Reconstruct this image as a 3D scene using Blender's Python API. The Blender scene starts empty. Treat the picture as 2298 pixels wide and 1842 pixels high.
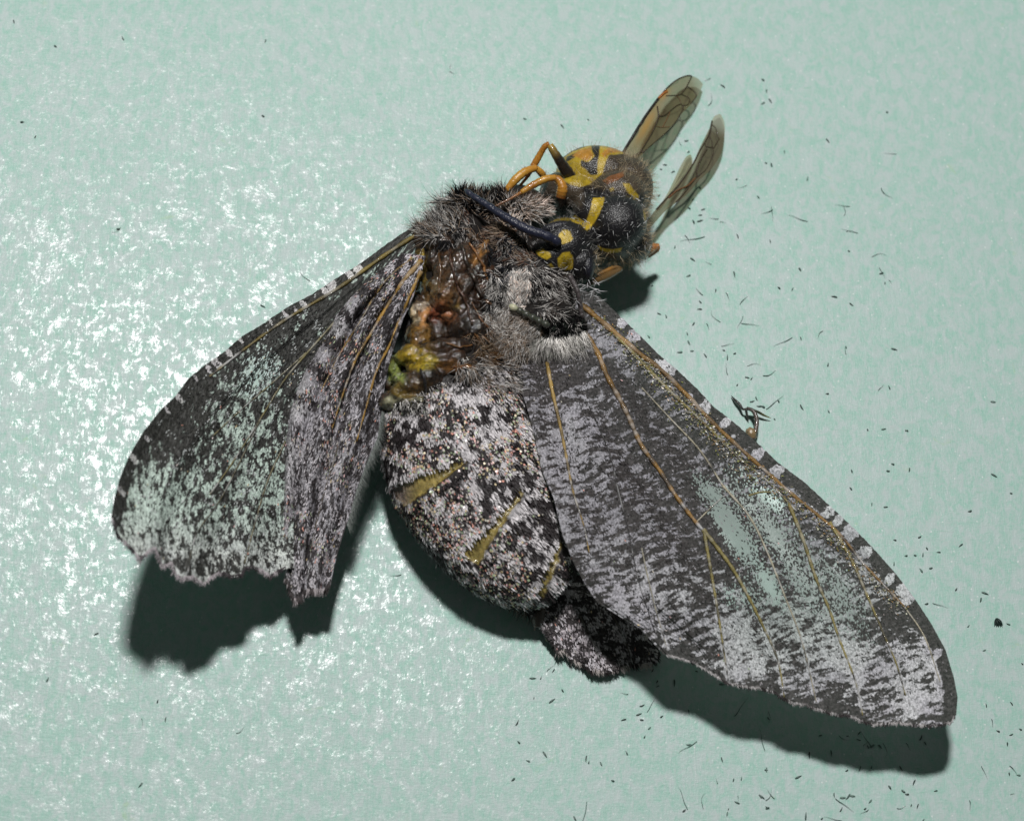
import bpy, bmesh, math, random
import numpy as np
from mathutils import Vector, Matrix
from mathutils.bvhtree import BVHTree

# one Blender unit is 2 mm of the real place (the frame is about 46 mm wide)
scene = bpy.context.scene
scene.unit_settings.system = 'METRIC'
scene.unit_settings.scale_length = 0.002
random.seed(7)
rng = np.random.default_rng(11)

# ------------------------------------------------------------------ camera
DIST, TILT, SIDE = 48.0, math.radians(21), math.radians(4.2)
cam_data = bpy.data.cameras.new('camera')
cam = bpy.data.objects.new('camera', cam_data)
scene.collection.objects.link(cam)
cam.location = (-DIST * math.sin(SIDE), -DIST * math.cos(SIDE) * math.sin(TILT), DIST * math.cos(SIDE) * math.cos(TILT))
_f = (-cam.location).normalized(); _r = _f.cross(Vector((0, 1, 0))).normalized(); _u = _r.cross(_f)
cam.rotation_euler = Matrix((_r, _u, -_f)).transposed().to_euler()
cam_data.sensor_width = 36.0
cam_data.lens = 36.0 * DIST / 22.98
cam_data.clip_start, cam_data.clip_end = 1.0, 400.0
cam_data.dof.use_dof = True
cam_data.dof.focus_distance = DIST - 1.0
cam_data.dof.aperture_fstop = 0.15
scene.camera = cam

# ------------------------------------------------------------------ world and flash
world = bpy.data.worlds.new('World')
scene.world = world
world.use_nodes = True
bg = world.node_tree.nodes['Background']
bg.inputs[0].default_value = (0.86, 1.0, 0.94, 1)
bg.inputs[1].default_value = 0.055
fl = bpy.data.lights.new('camera_flash', 'AREA')
fl.shape = 'RECTANGLE'
fl.size, fl.size_y = 10.5, 7.0
fl.energy = 128000
fl.color = (1.0, 0.985, 0.97)
flash = bpy.data.objects.new('camera_flash', fl)
scene.collection.objects.link(flash)
FA = math.radians(19)
flash.location = (-7.2, 110 * math.sin(FA), 110 * math.cos(FA))
flash.rotation_euler = (Vector((0, 0, 0)) - flash.location).to_track_quat('-Z', 'Y').to_euler()
vs = scene.view_settings
vs.view_transform = 'Standard'
vs.look = 'None'
vs.exposure, vs.gamma = 0.0, 1.0
vs.use_curve_mapping = False
scene.cycles.use_denoising = True
scene.cycles.max_bounces = 8
scene.cycles.transparent_max_bounces = 12
scene.cycles.sample_clamp_indirect = 4.0

# ------------------------------------------------------------------ picture <-> place
C_LOC = np.array(cam.location)
FWD, UPV, RGT = np.array(_f), np.array(_u), np.array(_r)

def ray_dir(px, py):
    px, py = np.asarray(px, float), np.asarray(py, float)
    return (FWD * DIST + RGT * ((px - 1149) / 100)[..., None] + UPV * ((921 - py) / 100)[..., None])

def W(px, py, z):
    """point of the place at height z that stands on the sight line of (px, py)"""
    d = ray_dir(px, py)
    t = (np.asarray(z, float) - C_LOC[2]) / d[..., 2]
    return C_LOC + d * t[..., None]

def proj(P):
    q = np.asarray(P) - C_LOC
    f = DIST / (q @ FWD)
    return 1149 + (q @ RGT) * f * 100, 921 - (q @ UPV) * f * 100

# ------------------------------------------------------------------ numpy noise
def _hash(i, j, k, s):
    h = (i.astype(np.int64) * 374761393 + j.astype(np.int64) * 668265263 + k.astype(np.int64) * 2147483647 + s * 974634777) & 0xFFFFFFFF
    h = ((h ^ (h >> 13)) * 1274126177) & 0xFFFFFFFF
    h = ((h ^ (h >> 16)) * 2246822519) & 0xFFFFFFFF
    return ((h ^ (h >> 15)) & 0xFFFFFF) / float(0xFFFFFF)

def vnoise(P, s=0):
    P = np.asarray(P, float)
    i = np.floor(P); f = P - i; f = f * f * (3 - 2 * f); i = i.astype(np.int64)
    out = 0
    for a in (0, 1):
        for b in (0, 1):
            for c in (0, 1):
                w = (f[:, 0] if a else 1 - f[:, 0]) * (f[:, 1] if b else 1 - f[:, 1]) * (f[:, 2] if c else 1 - f[:, 2])
                out = out + w * _hash(i[:, 0] + a, i[:, 1] + b, i[:, 2] + c, s)
    return out

def fbm(P, octaves=3, s=0):
    P = np.asarray(P, float); v = 0; a = 1.0; t = 0
    for o in range(octaves):
        v = v + a * vnoise(P * 2.03 ** o + o * 17.3, s + o); t += a; a *= 0.55
    return v / t

def sstep(a, b, x):
    t = np.clip((x - a) / (b - a), 0, 1)
    return t * t * (3 - 2 * t)

def in_poly(x, y, poly):
    x, y = np.asarray(x, float), np.asarray(y, float)
    c = np.zeros(x.shape, bool); n = len(poly)
    for i in range(n):
        x1, y1 = poly[i]; x2, y2 = poly[(i + 1) % n]
        if y1 == y2: continue
        c ^= ((y1 > y) != (y2 > y)) & (x < (x2 - x1) * (y - y1) / (y2 - y1) + x1)
    return c

def poly_dist(x, y, poly, closed=True):
    x, y = np.asarray(x, float), np.asarray(y, float)
    d = np.full(x.shape, 1e9); n = len(poly)
    for i in range(n if closed else n - 1):
        x1, y1 = poly[i]; x2, y2 = poly[(i + 1) % n]
        dx, dy = x2 - x1, y2 - y1
        t = np.clip(((x - x1) * dx + (y - y1) * dy) / (dx * dx + dy * dy + 1e-9), 0, 1)
        d = np.minimum(d, np.hypot(x - x1 - t * dx, y - y1 - t * dy))
    return d

def sdf(x, y, poly):
    d = poly_dist(x, y, poly)
    return np.where(in_poly(x, y, poly), -d, d)

def gauss(x, y, cx, cy, rx, ry, ang=0):
    a = math.radians(ang); dx, dy = x - cx, y - cy
    u = dx * math.cos(a) + dy * math.sin(a); v = -dx * math.sin(a) + dy * math.cos(a)
    return np.exp(-(u / rx) ** 2 - (v / ry) ** 2)

def resample(pts, n):
    p = np.asarray(pts, float)
    s = np.concatenate([[0], np.cumsum(np.hypot(*np.diff(p, axis=0).T[:2]))]); s /= s[-1]
    t = np.linspace(0, 1, n)
    return np.stack([np.interp(t, s, p[:, k]) for k in range(p.shape[1])], 1)

def smooth_line(pts, n):
    """Catmull-Rom through the points"""
    p = np.asarray(pts, float)
    p = np.vstack([2 * p[0] - p[1], p, 2 * p[-1] - p[-2]])
    out = []
    m = len(p) - 3
    for i in range(m):
        t = np.linspace(0, 1, 14, endpoint=(i == m - 1))[:, None]
        a, b, c, d = p[i:i + 4]
        out.append(0.5 * (2 * b + (c - a) * t + (2 * a - 5 * b + 4 * c - d) * t ** 2 + (3 * b - a - 3 * c + d) * t ** 3))
    return resample(np.vstack(out), n)

# ------------------------------------------------------------------ objects
def link(o, parent=None):
    scene.collection.objects.link(o)
    if parent is not None: o.parent = parent
    return o

def make_mesh(name, verts, faces, mat, parent=None, col=None, origin=(0, 0, 0), smooth=True, uv=None, cname='Col'):
    me = bpy.data.meshes.new(name)
    v = np.asarray(verts, float) - np.asarray(origin, float)
    me.from_pydata(v.tolist(), [], faces if isinstance(faces, list) else faces.tolist())
    if smooth: me.polygons.foreach_set('use_smooth', np.ones(len(me.polygons), bool))
    if col is not None:
        c = np.ones((len(v), 4)); col = np.asarray(col); c[:, :col.shape[1]] = col
        at = me.color_attributes.new(cname, 'FLOAT_COLOR', 'POINT')
        at.data.foreach_set('color', c.ravel())
    if uv is not None:
        li = np.empty(len(me.loops), np.int32); me.loops.foreach_get('vertex_index', li)
        ul = me.uv_layers.new(name='UVMap')
        ul.data.foreach_set('uv', np.asarray(uv, float)[li].ravel())
    me.materials.append(mat)
    me.update()
    o = bpy.data.objects.new(name, me)
    return link(o, parent)

def empty(name, loc, label, cat, group=None):
    o = bpy.data.objects.new(name, None); o.location = loc; o.empty_display_size = 0.2
    o['label'] = label; o['category'] = cat
    if group: o['group'] = group
    return link(o)

def tube(pts, rad, sides=8, flat=1.0):
    """closed tapered tube along world points"""
    p = np.asarray(pts, float); n = len(p); r = np.broadcast_to(np.asarray(rad, float), (n,))
    t = np.gradient(p, axis=0); t /= np.linalg.norm(t, axis=1)[:, None] + 1e-12
    ref = np.array([0, 0, 1.0]); x = np.cross(t, ref); ln = np.linalg.norm(x, axis=1)
    x[ln < 1e-3] = (1, 0, 0); x /= np.linalg.norm(x, axis=1)[:, None]
    y = np.cross(x, t)
    a = np.linspace(0, 2 * math.pi, sides, endpoint=False)
    V = p[:, None] + r[:, None, None] * (np.cos(a)[None, :, None] * x[:, None] + flat * np.sin(a)[None, :, None] * y[:, None])
    V = V.reshape(-1, 3); F = []
    for i in range(n - 1):
        for j in range(sides):
            k = (j + 1) % sides
            F.append((i * sides + j, i * sides + k, (i + 1) * sides + k, (i + 1) * sides + j))
    F.append(tuple(range(sides))[::-1]); F.append(tuple((n - 1) * sides + j for j in range(sides)))
    return V, F

def join(parts):
    V, F, C, o = [], [], [], 0
    for it in parts:
        v, f = it[0], it[1]
        V.append(v); F += [tuple(i + o for i in q) for q in f]; o += len(v)
        if len(it) > 2: C.append(np.broadcast_to(it[2], (len(v), 3)))
    return np.vstack(V), F, (np.vstack(C) if C else None)

def sphere_mesh(c, r, rot=None, nu=20, nv=12):
    u = np.linspace(0, 2 * math.pi, nu, endpoint=False); v = np.linspace(0, math.pi, nv)[1:-1]
    P = [(0, 0, 1.0)] + [(math.sin(b) * math.cos(a), math.sin(b) * math.sin(a), math.cos(b)) for b in v for a in u] + [(0, 0, -1.0)]
    P = np.array(P) * np.asarray(r, float)
    if rot is not None: P = P @ np.array(rot).T
    F = []; m = len(v)
    for j in range(nu):
        k = (j + 1) % nu
        F.append((0, 1 + j, 1 + k)); F.append((1 + m * nu, 1 + (m - 1) * nu + k, 1 + (m - 1) * nu + j))
        for i in range(m - 1):
            F.append((1 + i * nu + j, 1 + (i + 1) * nu + j, 1 + (i + 1) * nu + k, 1 + i * nu + k))
    return P + np.asarray(c, float), F

def rotz(deg, tilt=0.0):
    """image-plane angle (degrees, counter-clockwise), then a lift of the long axis"""
    return np.array(Matrix.Rotation(math.radians(deg), 3, 'Z') @ Matrix.Rotation(math.radians(-tilt), 3, 'Y'))

def remesh(parts, voxel, smooth=6):
    V, F, _ = join(parts)
    me = bpy.data.meshes.new('tmp'); me.from_pydata(V.tolist(), [], F)
    o = bpy.data.objects.new('tmp', me); scene.collection.objects.link(o)
    m = o.modifiers.new('r', 'REMESH'); m.mode = 'VOXEL'; m.voxel_size = voxel
    s = o.modifiers.new('s', 'SMOOTH'); s.factor = 0.5; s.iterations = smooth
    bpy.context.view_layer.update()
    ev = o.evaluated_get(bpy.context.evaluated_depsgraph_get())
    m2 = bpy.data.meshes.new_from_object(ev)
    v = np.empty(len(m2.vertices) * 3); m2.vertices.foreach_get('co', v); v = v.reshape(-1, 3)
    n = np.empty(len(m2.vertices) * 3); m2.vertices.foreach_get('normal', n); n = n.reshape(-1, 3)
    f = [tuple(p.vertices) for p in m2.polygons]
    bpy.data.objects.remove(o); bpy.data.meshes.remove(me); bpy.data.meshes.remove(m2)
    return v, f, n

def bvh_of(V, F):
    return BVHTree.FromPolygons([tuple(p) for p in V], F)

def cast(bvh, px, py):
    """where the sight line of (px, py) meets a surface"""
    d = Vector(ray_dir(px, py)).normalized()
    h, n, _, _ = bvh.ray_cast(Vector(C_LOC), d)
    if h is None: return None, None
    if n.dot(d) > 0: n = -n
    return np.array(h), np.array(n)

def drape(bvh, pts, n, lift):
    out = []; last = None
    for x, y in smooth_line(pts, n):
        h, nn = cast(bvh, x, y)
        if h is None:
            if last is None: continue
            h, nn = W(np.array(x), np.array(y), last[2]), np.array([0, 0, 1.0])
        last = h
        out.append(h + nn * lift)
    return np.array(out)

def hairs(roots, dirs, length, width, bend=0.25, droop=0.0, segs=3):
    """tapered three-sided hairs; every array has one entry per hair"""
    R = np.asarray(roots, float); N = len(R); Dv = np.asarray(dirs, float)
    Dv = Dv / (np.linalg.norm(Dv, axis=1)[:, None] + 1e-9)
    L = np.broadcast_to(length, (N,)); Wd = np.broadcast_to(width, (N,))
    side = rng.normal(size=(N, 3)); side -= (side * Dv).sum(1)[:, None] * Dv
    side /= np.linalg.norm(side, axis=1)[:, None] + 1e-9
    bn = np.cross(Dv, side)
    bd = rng.normal(size=(N, 1)) * bend
    V = []
    for i in range(segs + 1):
        t = i / segs
        c = R + Dv * (L * t)[:, None] + (side * bd + np.array([0, 0, -droop])) * (L * t * t)[:, None]
        w = Wd * (1 - 0.85 * t) * (0.75 + 0.5 * math.sin(min(1, t * 1.6) * math.pi))
        for a in (0, 2.094, 4.189):
            V.append(c + (side * math.cos(a) + bn * math.sin(a)) * w[:, None] * 0.5)
    V = np.stack(V, 1)                      # N, 3*(segs+1), 3
    m = 3 * (segs + 1)
    f0 = [(i * 3 + j, i * 3 + (j + 1) % 3, (i + 1) * 3 + (j + 1) % 3, (i + 1) * 3 + j) for i in range(segs) for j in range(3)]
    F = (np.array(f0)[None] + (np.arange(N) * m)[:, None, None]).reshape(-1, 4)
    return V.reshape(-1, 3), F, m

# ------------------------------------------------------------------ materials
class NT:
    def __init__(self, name):
        self.m = bpy.data.materials.new(name); self.m.use_nodes = True
        self.t = self.m.node_tree; self.t.nodes.clear()
        self.out = self.t.nodes.new('ShaderNodeOutputMaterial')
    def n(self, kind, **kw):
        nd = self.t.nodes.new(kind)
        for k, v in kw.items(): setattr(nd, k, v)
        return nd
    def l(self, a, b): self.t.links.new(a, b)
    def put(self, sock, v):
        if hasattr(v, 'is_output'): self.l(v, sock)
        else:
            if isinstance(v, (tuple, list)) and len(v) == 3 and sock.type == 'RGBA': v = (*v, 1)
            sock.default_value = v
    def math(self, op, a, b=None, clamp=False):
        nd = self.n('ShaderNodeMath', operation=op); nd.use_clamp = clamp
        self.put(nd.inputs[0], a)
        if b is not None: self.put(nd.inputs[1], b)
        return nd.outputs[0]
    def noise(self, vec, scale, detail=3, rough=0.55, dist=0.0):
        nd = self.n('ShaderNodeTexNoise'); self.put(nd.inputs['Vector'], vec)
        nd.inputs['Scale'].default_value = scale; nd.inputs['Detail'].default_value = detail
        nd.inputs['Roughness'].default_value = rough; nd.inputs['Distortion'].default_value = dist
        return nd.outputs['Fac']
    def mapping(self, vec, scale=(1, 1, 1), rot=(0, 0, 0), loc=(0, 0, 0)):
        nd = self.n('ShaderNodeMapping'); self.put(nd.inputs[0], vec)
        nd.inputs['Scale'].default_value = scale; nd.inputs['Rotation'].default_value = rot; nd.inputs['Location'].default_value = loc
        return nd.outputs[0]
    def ramp(self, fac, a, b, c0=0.0, c1=1.0):
        nd = self.n('ShaderNodeMapRange'); nd.interpolation_type = 'SMOOTHSTEP'
        self.put(nd.inputs[0], fac); nd.inputs[1].default_value = a; nd.inputs[2].default_value = b
        nd.inputs[3].default_value = c0; nd.inputs[4].default_value = c1
        return nd.outputs[0]
    def mix(self, fac, a, b, blend='MIX'):
        nd = self.n('ShaderNodeMix', data_type='RGBA', blend_type=blend)
        self.put(nd.inputs[0], fac); self.put(nd.inputs[6], a); self.put(nd.inputs[7], b)
        return nd.outputs[2]
    def attr(self, name='Col'):
        return self.n('ShaderNodeAttribute', attribute_name=name)
    def bump(self, h, strength=0.5, dist=0.05):
        nd = self.n('ShaderNodeBump'); nd.inputs['Strength'].default_value = strength; nd.inputs['Distance'].default_value = dist
        self.put(nd.inputs['Height'], h)
        return nd.outputs[0]
    def bsdf(self, **kw):
        nd = self.n('ShaderNodeBsdfPrincipled')
        for k, v in kw.items(): self.put(nd.inputs[k.replace('_', ' ')], v)
        return nd
    def done(self, shader):
        self.l(shader, self.out.inputs[0]); return self.m

def mat_attr(name, rough=0.5, spec=0.4, bump_scale=0, bump_str=0.3, coat=0.0, sss=0.0, vary=0.0, trans=0.0, coat_rough=0.05, bdist=0.04):
    t = NT(name); a = t.attr(); col = a.outputs['Color']
    ob = t.n('ShaderNodeTexCoord').outputs['Object']
    if vary:
        k = t.ramp(t.noise(ob, 9, 4), 0.3, 0.7, 1 - vary, 1 + vary)
        col = t.mix(1.0, col, t.n('ShaderNodeCombineColor').outputs[0], 'MULTIPLY')
        cc = col.node.inputs[7].links[0].from_node
        for i in range(3): t.l(k, cc.inputs[i])
    b = t.bsdf(Base_Color=col, Roughness=rough)
    b.inputs['Specular IOR Level'].default_value = spec
    if coat:
        b.inputs['Coat Weight'].default_value = coat; b.inputs['Coat Roughness'].default_value = coat_rough
    if sss:
        b.inputs['Subsurface Weight'].default_value = sss; b.inputs['Subsurface Radius'].default_value = (0.25, 0.12, 0.05)
        b.inputs['Subsurface Scale'].default_value = 0.6
    if bump_scale:
        h = t.noise(ob, bump_scale, 4, 0.6)
        bp = t.bump(h, bump_str, bdist); t.l(bp, b.inputs['Normal'])
        if coat: t.l(bp, b.inputs['Coat Normal'])
    sh = b.outputs[0]
    if trans:
        tr = t.n('ShaderNodeBsdfTranslucent'); t.l(col, tr.inputs[0])
        mx = t.n('ShaderNodeMixShader'); mx.inputs[0].default_value = trans
        t.l(sh, mx.inputs[1]); t.l(tr.outputs[0], mx.inputs[2]); sh = mx.outputs[0]
    return t.done(sh)

def mat_wing(name, dark, light, su, sv, grain, th=(0.46, 0.54), sheen_green=(0.30, 0.40, 0.34), memb=(0.50, 0.54, 0.54), memb_trans=0.55, rough=0.6, spec=0.15, through=0.04, mid=(0.30, 0.29, 0.325)):
    """scaled wing: R of the mask leans to dark or light, G is how far the scales are rubbed off, B tints the pale scales green"""
    t = NT(name)
    uv = t.n('ShaderNodeUVMap').outputs[0]
    a = t.attr('Mask'); sep = t.n('ShaderNodeSeparateColor'); t.l(a.outputs['Color'], sep.inputs[0])
    n1 = t.noise(t.mapping(uv, (su, sv, 1)), 1.0, 3, 0.55, 0.35)
    cell = t.n('ShaderNodeTexVoronoi'); t.l(t.mapping(uv, (1.0, 1.35, 1)), cell.inputs['Vector']); cell.inputs['Scale'].default_value = grain * 0.95
    csep = t.n('ShaderNodeSeparateColor'); t.l(cell.outputs['Color'], csep.inputs[0])
    n2 = csep.outputs[0]
    n4 = t.noise(t.mapping(uv, (su * 2.6, sv * 2.6, 1), (0, 0, 0), (3.1, 7.7, 0)), 1.0, 2, 0.5, 0.4)
    n3 = t.noise(uv, grain * 1.5, 1, 0.5)
    vor = t.n('ShaderNodeTexVoronoi'); t.l(t.mapping(uv, (1.0, 1.25, 1)), vor.inputs['Vector']); vor.inputs['Scale'].default_value = 17.0
    s = t.math('ADD', t.math('MULTIPLY', n1, 0.76), t.math('ADD', t.math('MULTIPLY', n4, 0.15), t.math('MULTIPLY', n2, 0.09)))
    s = t.math('ADD', s, t.math('SUBTRACT', sep.outputs[0], 0.5))
    fac = t.ramp(s, *th)
    big = t.noise(uv, 0.9, 2)
    lcol = t.mix(t.ramp(big, 0.4, 0.62), light, tuple(c * 0.80 * k for c, k in zip(light, (1.0, 0.97, 1.02))))
    lcol = t.mix(sep.outputs[2], lcol, sheen_green)
    lcol = t.mix(a.outputs['Alpha'], lcol, mid)
    lcol = t.mix(t.ramp(n3, 0.32, 0.5, 0.45, 0.0), lcol, dark)
    dcol = t.mix(t.ramp(n3, 0.52, 0.68, 0, 0.5), dark, tuple(0.6 * d + 0.10 * l for d, l in zip(dark, light)))
    dcol = t.mix(t.ramp(n4, 0.42, 0.64, 0.0, 0.75), dcol, tuple(d * 1.2 + 0.045 for d in dark))
    col = t.mix(fac, dcol, lcol)
    vv_ = t.n('ShaderNodeCombineColor'); kk = t.ramp(csep.outputs[1], 0.0, 1.0, 0.62, 1.38)
    for i_ in range(3): t.l(kk, vv_.inputs[i_])
    col = t.mix(1.0, col, vv_.outputs[0], 'MULTIPLY')
    b = t.bsdf(Base_Color=col, Roughness=rough)
    b.inputs['Specular IOR Level'].default_value = spec
    hgt = t.math('ADD', t.math('MULTIPLY', vor.outputs['Distance'], 0.5), t.math('MULTIPLY', fac, 0.25))
    bp = t.bump(hgt, 0.55, 0.03); t.l(bp, b.inputs['Normal'])
    thr = t.n('ShaderNodeBsdfTranslucent'); t.l(t.mix(0.5, col, (0.40, 0.46, 0.38)), thr.inputs[0])
    sc = t.n('ShaderNodeMixShader'); sc.inputs[0].default_value = through; t.l(b.outputs[0], sc.inputs[1]); t.l(thr.outputs[0], sc.inputs[2])
    # rubbed membrane
    mb = t.bsdf(Base_Color=memb, Roughness=0.28)
    mb.inputs['Specular IOR Level'].default_value = 0.6
    t.l(t.bump(t.noise(t.mapping(uv, (14, 60, 1)), 1, 2), 0.3, 0.02), mb.inputs['Normal'])
    tr = t.n('ShaderNodeBsdfTransparent'); tr.inputs[0].default_value = (0.86, 0.93, 0.90, 1)
    mx = t.n('ShaderNodeMixShader'); mx.inputs[0].default_value = memb_trans
    t.l(mb.outputs[0], mx.inputs[1]); t.l(tr.outputs[0], mx.inputs[2])
    bare = t.math('ADD', sep.outputs[1], t.math('MULTIPLY', t.math('SUBTRACT', n2, 0.5), 0.75))
    bare = t.ramp(bare, 0.44, 0.56)
    fin = t.n('ShaderNodeMixShader'); t.l(bare, fin.inputs[0]); t.l(sc.outputs[0], fin.inputs[1]); t.l(mx.outputs[0], fin.inputs[2])
    return t.done(fin.outputs[0])

def mat_paper():
    t = NT('green_paper')
    ob = t.n('ShaderNodeTexCoord').outputs['Object']
    big = t.noise(ob, 0.55, 3, 0.5)
    blot = t.noise(t.mapping(ob, (4.6, 3.0, 1), (0, 0, 0.2)), 1.0, 4, 0.62, 0.8)
    fib1 = t.noise(t.mapping(ob, (13, 2.2, 1), (0, 0, 0.32)), 1.0, 3, 0.6, 2.6)
    fib2 = t.noise(t.mapping(ob, (2.4, 9, 1), (0, 0, 0.95)), 1.0, 3, 0.6, 3.0)
    fine = t.noise(ob, 16, 3, 0.6)
    c = t.mix(t.ramp(blot, 0.34, 0.66), (0.278, 0.480, 0.408), (0.408, 0.500, 0.488))
    c = t.mix(t.ramp(fib1, 0.52, 0.72, 0, 0.7), c, (0.44, 0.51, 0.50))
    c = t.mix(t.ramp(fib2, 0.56, 0.76, 0, 0.8), c, (0.225, 0.440, 0.345))
    c = t.mix(t.ramp(fine, 0.35, 0.65, 0.0, 0.30), c, (0.44, 0.52, 0.50))
    lime = t.noise(t.mapping(ob, (1.5, 1.5, 1), (0, 0, 0), (3, 8, 0)), 1.0, 3, 0.7, 1.0)
    c = t.mix(t.ramp(lime, 0.66, 0.78, 0, 0.5), c, (0.33, 0.50, 0.30))
    spk = t.n('ShaderNodeTexVoronoi'); t.l(ob, spk.inputs['Vector']); spk.inputs['Scale'].default_value = 4.5
    dots = t.ramp(spk.outputs['Distance'], 0.05, 0.12, 0.8, 0.0)
    c = t.mix(dots, c, (0.62, 0.66, 0.65))
    # the sheet is glazed in specks and threads: gloss comes and goes between the fibres
    g1 = t.noise(ob, 4.8, 6, 0.66, 0.5)
    g2 = t.noise(t.mapping(ob, (15, 5, 1), (0, 0, 0.25)), 1.0, 3, 0.65, 1.0)
    g0 = t.noise(ob, 1.5, 2, 0.5)
    gl = t.math('ADD', t.math('MULTIPLY', g0, 0.15), t.math('ADD', t.math('MULTIPLY', g1, 0.55), t.math('MULTIPLY', g2, 0.30)))
    gloss = t.ramp(gl, 0.495, 0.63)
    dif = t.bsdf(Base_Color=c, Roughness=0.36)
    dif.inputs['Specular IOR Level'].default_value = 0.18
    h = t.math('ADD', t.math('MULTIPLY', fib1, 0.5), t.math('ADD', t.math('MULTIPLY', fib2, 0.4), t.math('MULTIPLY', fine, 0.35)))
    bp = t.bump(h, 0.28, 0.05); t.l(bp, dif.inputs['Normal'])
    glz = t.bsdf(Base_Color=t.mix(0.3, c, (0.5, 0.54, 0.54)), Roughness=0.24)
    t.put(glz.inputs['Specular IOR Level'], 0.43)
    bp2 = t.bump(t.noise(ob, 10, 3, 0.6), 0.16, 0.05); t.l(bp2, glz.inputs['Normal'])
    mx = t.n('ShaderNodeMixShader'); t.l(gloss, mx.inputs[0]); t.l(dif.outputs[0], mx.inputs[1]); t.l(glz.outputs[0], mx.inputs[2])
    return t.done(mx.outputs[0])

def mat_membrane(name, tint, trans=0.7, rough=0.15, body=(0.10, 0.08, 0.04)):
    t = NT(name)
    a = t.attr(); ob = t.n('ShaderNodeTexCoord').outputs['Object']
    b = t.bsdf(Base_Color=a.outputs['Color'], Roughness=rough)
    b.inputs['Specular IOR Level'].default_value = 0.5
    t.l(t.bump(t.noise(ob, 14, 3), 0.25, 0.03), b.inputs['Normal'])
    tr = t.n('ShaderNodeBsdfTransparent'); tr.inputs[0].default_value = (*tint, 1)
    mx = t.n('ShaderNodeMixShader'); t.l(a.outputs['Alpha'], mx.inputs[0])
    t.l(b.outputs[0], mx.inputs[1]); t.l(tr.outputs[0], mx.inputs[2])
    return t.done(mx.outputs[0])

M = {
    'paper': mat_paper(),
    'body': mat_attr('moth_cuticle', 0.55, 0.3, 26, 0.5, vary=0.25),
    'scale': mat_attr('moth_scales', 0.5, 0.18, trans=0.0),
    'glint': mat_attr('glint_coloured_scales', 0.34, 0.6),  # glints come partly from bright base colours
    'fur': mat_attr('moth_fur', 0.45, 0.25, trans=0.15),
    'flesh': mat_attr('wet_flesh', 0.40, 0.3, 11, 0.38, coat=1.0, sss=0.3, vary=0.55, coat_rough=0.055, bdist=0.10),
    'vein': mat_attr('vein_chitin', 0.42, 0.4, 20, 0.6, coat=0.1),
    'wasp': mat_attr('wasp_cuticle', 0.33, 0.4, 24, 0.5, coat=0.22, coat_rough=0.12),
    'leg': mat_attr('wasp_leg_chitin', 0.3, 0.5, 18, 0.3, coat=0.3, sss=0.2),
    'whair': mat_attr('wasp_hair', 0.4, 0.4, trans=0.35),
    'loose': mat_attr('loose_scale_chitin', 0.5, 0.3, vary=0.2),
    'memb': mat_attr('amber_membrane', 0.22, 0.6, 11, 0.6, coat=0.6, sss=0.3, vary=0.35, coat_rough=0.08, bdist=0.06),
    'wwing': mat_membrane('wasp_wing_film', (0.64, 0.58, 0.42)),
}

# ================================================================== the paper
def paper_z(x, y):
    x, y = np.asarray(x, float), np.asarray(y, float)
    return 0.0026 * np.maximum(0, -x) ** 2 + 0.012 * np.sin(x * 0.7 + 0.4 * y) * np.sin(y * 0.55)

gx, gy = np.meshgrid(np.linspace(-30, 30, 121), np.linspace(-26, 28, 109), indexing='ij')
pz = paper_z(gx, gy)
nx_, ny_ = gx.shape
idx = np.arange(nx_ * ny_).reshape(nx_, ny_)
PF = np.stack([idx[:-1, :-1], idx[1:, :-1], idx[1:, 1:], idx[:-1, 1:]], -1).reshape(-1, 4)
paper = make_mesh('paper', np.stack([gx, gy, pz], -1).reshape(-1, 3), PF, M['paper'])
paper['kind'] = 'structure'
paper['label'] = 'pale mint green glazed paper with fibres under the insects'

# ================================================================== wings
def coons(inner, lead, base, margin, nu, nv):
    I, L = resample(inner, nu), resample(lead, nu)
    B, Mg = resample(base, nv), resample(margin, nv)
    u = np.linspace(0, 1, nu)[:, None, None]; v = np.linspace(0, 1, nv)[None, :, None]
    P = (1 - v) * I[:, None] + v * L[:, None] + (1 - u) * B[None] + u * Mg[None] \
        - ((1 - u) * (1 - v) * I[0] + (1 - u) * v * L[0] + u * (1 - v) * I[-1] + u * v * L[-1])
    return P[..., 0], P[..., 1], u[..., 0] + 0 * v[..., 0], v[..., 0] + 0 * u[..., 0]

def wing(name, curves, nu, nv, zfun, maskfun, mat, root, label=None, axis=None):
    X, Y, U, V = coons(*curves, nu, nv)
    Z = zfun(X, Y, U, V)
    P = W(X, Y, Z).reshape(-1, 3)
    i = np.arange(nu * nv).reshape(nu, nv)
    F = np.stack([i[:-1, :-1], i[1:, :-1], i[1:, 1:], i[:-1, 1:]], -1).reshape(-1, 4)
    du = np.hypot(np.diff(X, axis=0), np.diff(Y, axis=0)) / 100
    dv = np.hypot(np.diff(X, axis=1), np.diff(Y, axis=1)) / 100
    UU = np.concatenate([np.zeros((1, nv)), np.cumsum(du, 0)], 0)
    VV = np.concatenate([np.zeros((nu, 1)), np.cumsum(dv, 1)], 1); VV = VV - VV[:, nv // 2][:, None]
    if axis is not None: UU, VV = (X * axis[0] + Y * axis[1]) / 100, (X * axis[1] - Y * axis[0]) / 100; UU = UU + 0.035 * np.sin(V * 22 + 1.0)
    ch = list(maskfun(X, Y, U, V)); ch += [0 * X] * (4 - len(ch))
    mask = np.clip(np.stack(ch, -1), -1, 2).reshape(-1, 4)
    o = make_mesh(name, P, F, mat, root, mask, origin=root.location, uv=np.stack([UU, VV], -1).reshape(-1, 2), cname='Mask')
    if label: o['label'] = label
    return o, bvh_of(P, F.tolist()), (X, Y, Z, U, V, P.reshape(nu, nv, 3))

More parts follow.
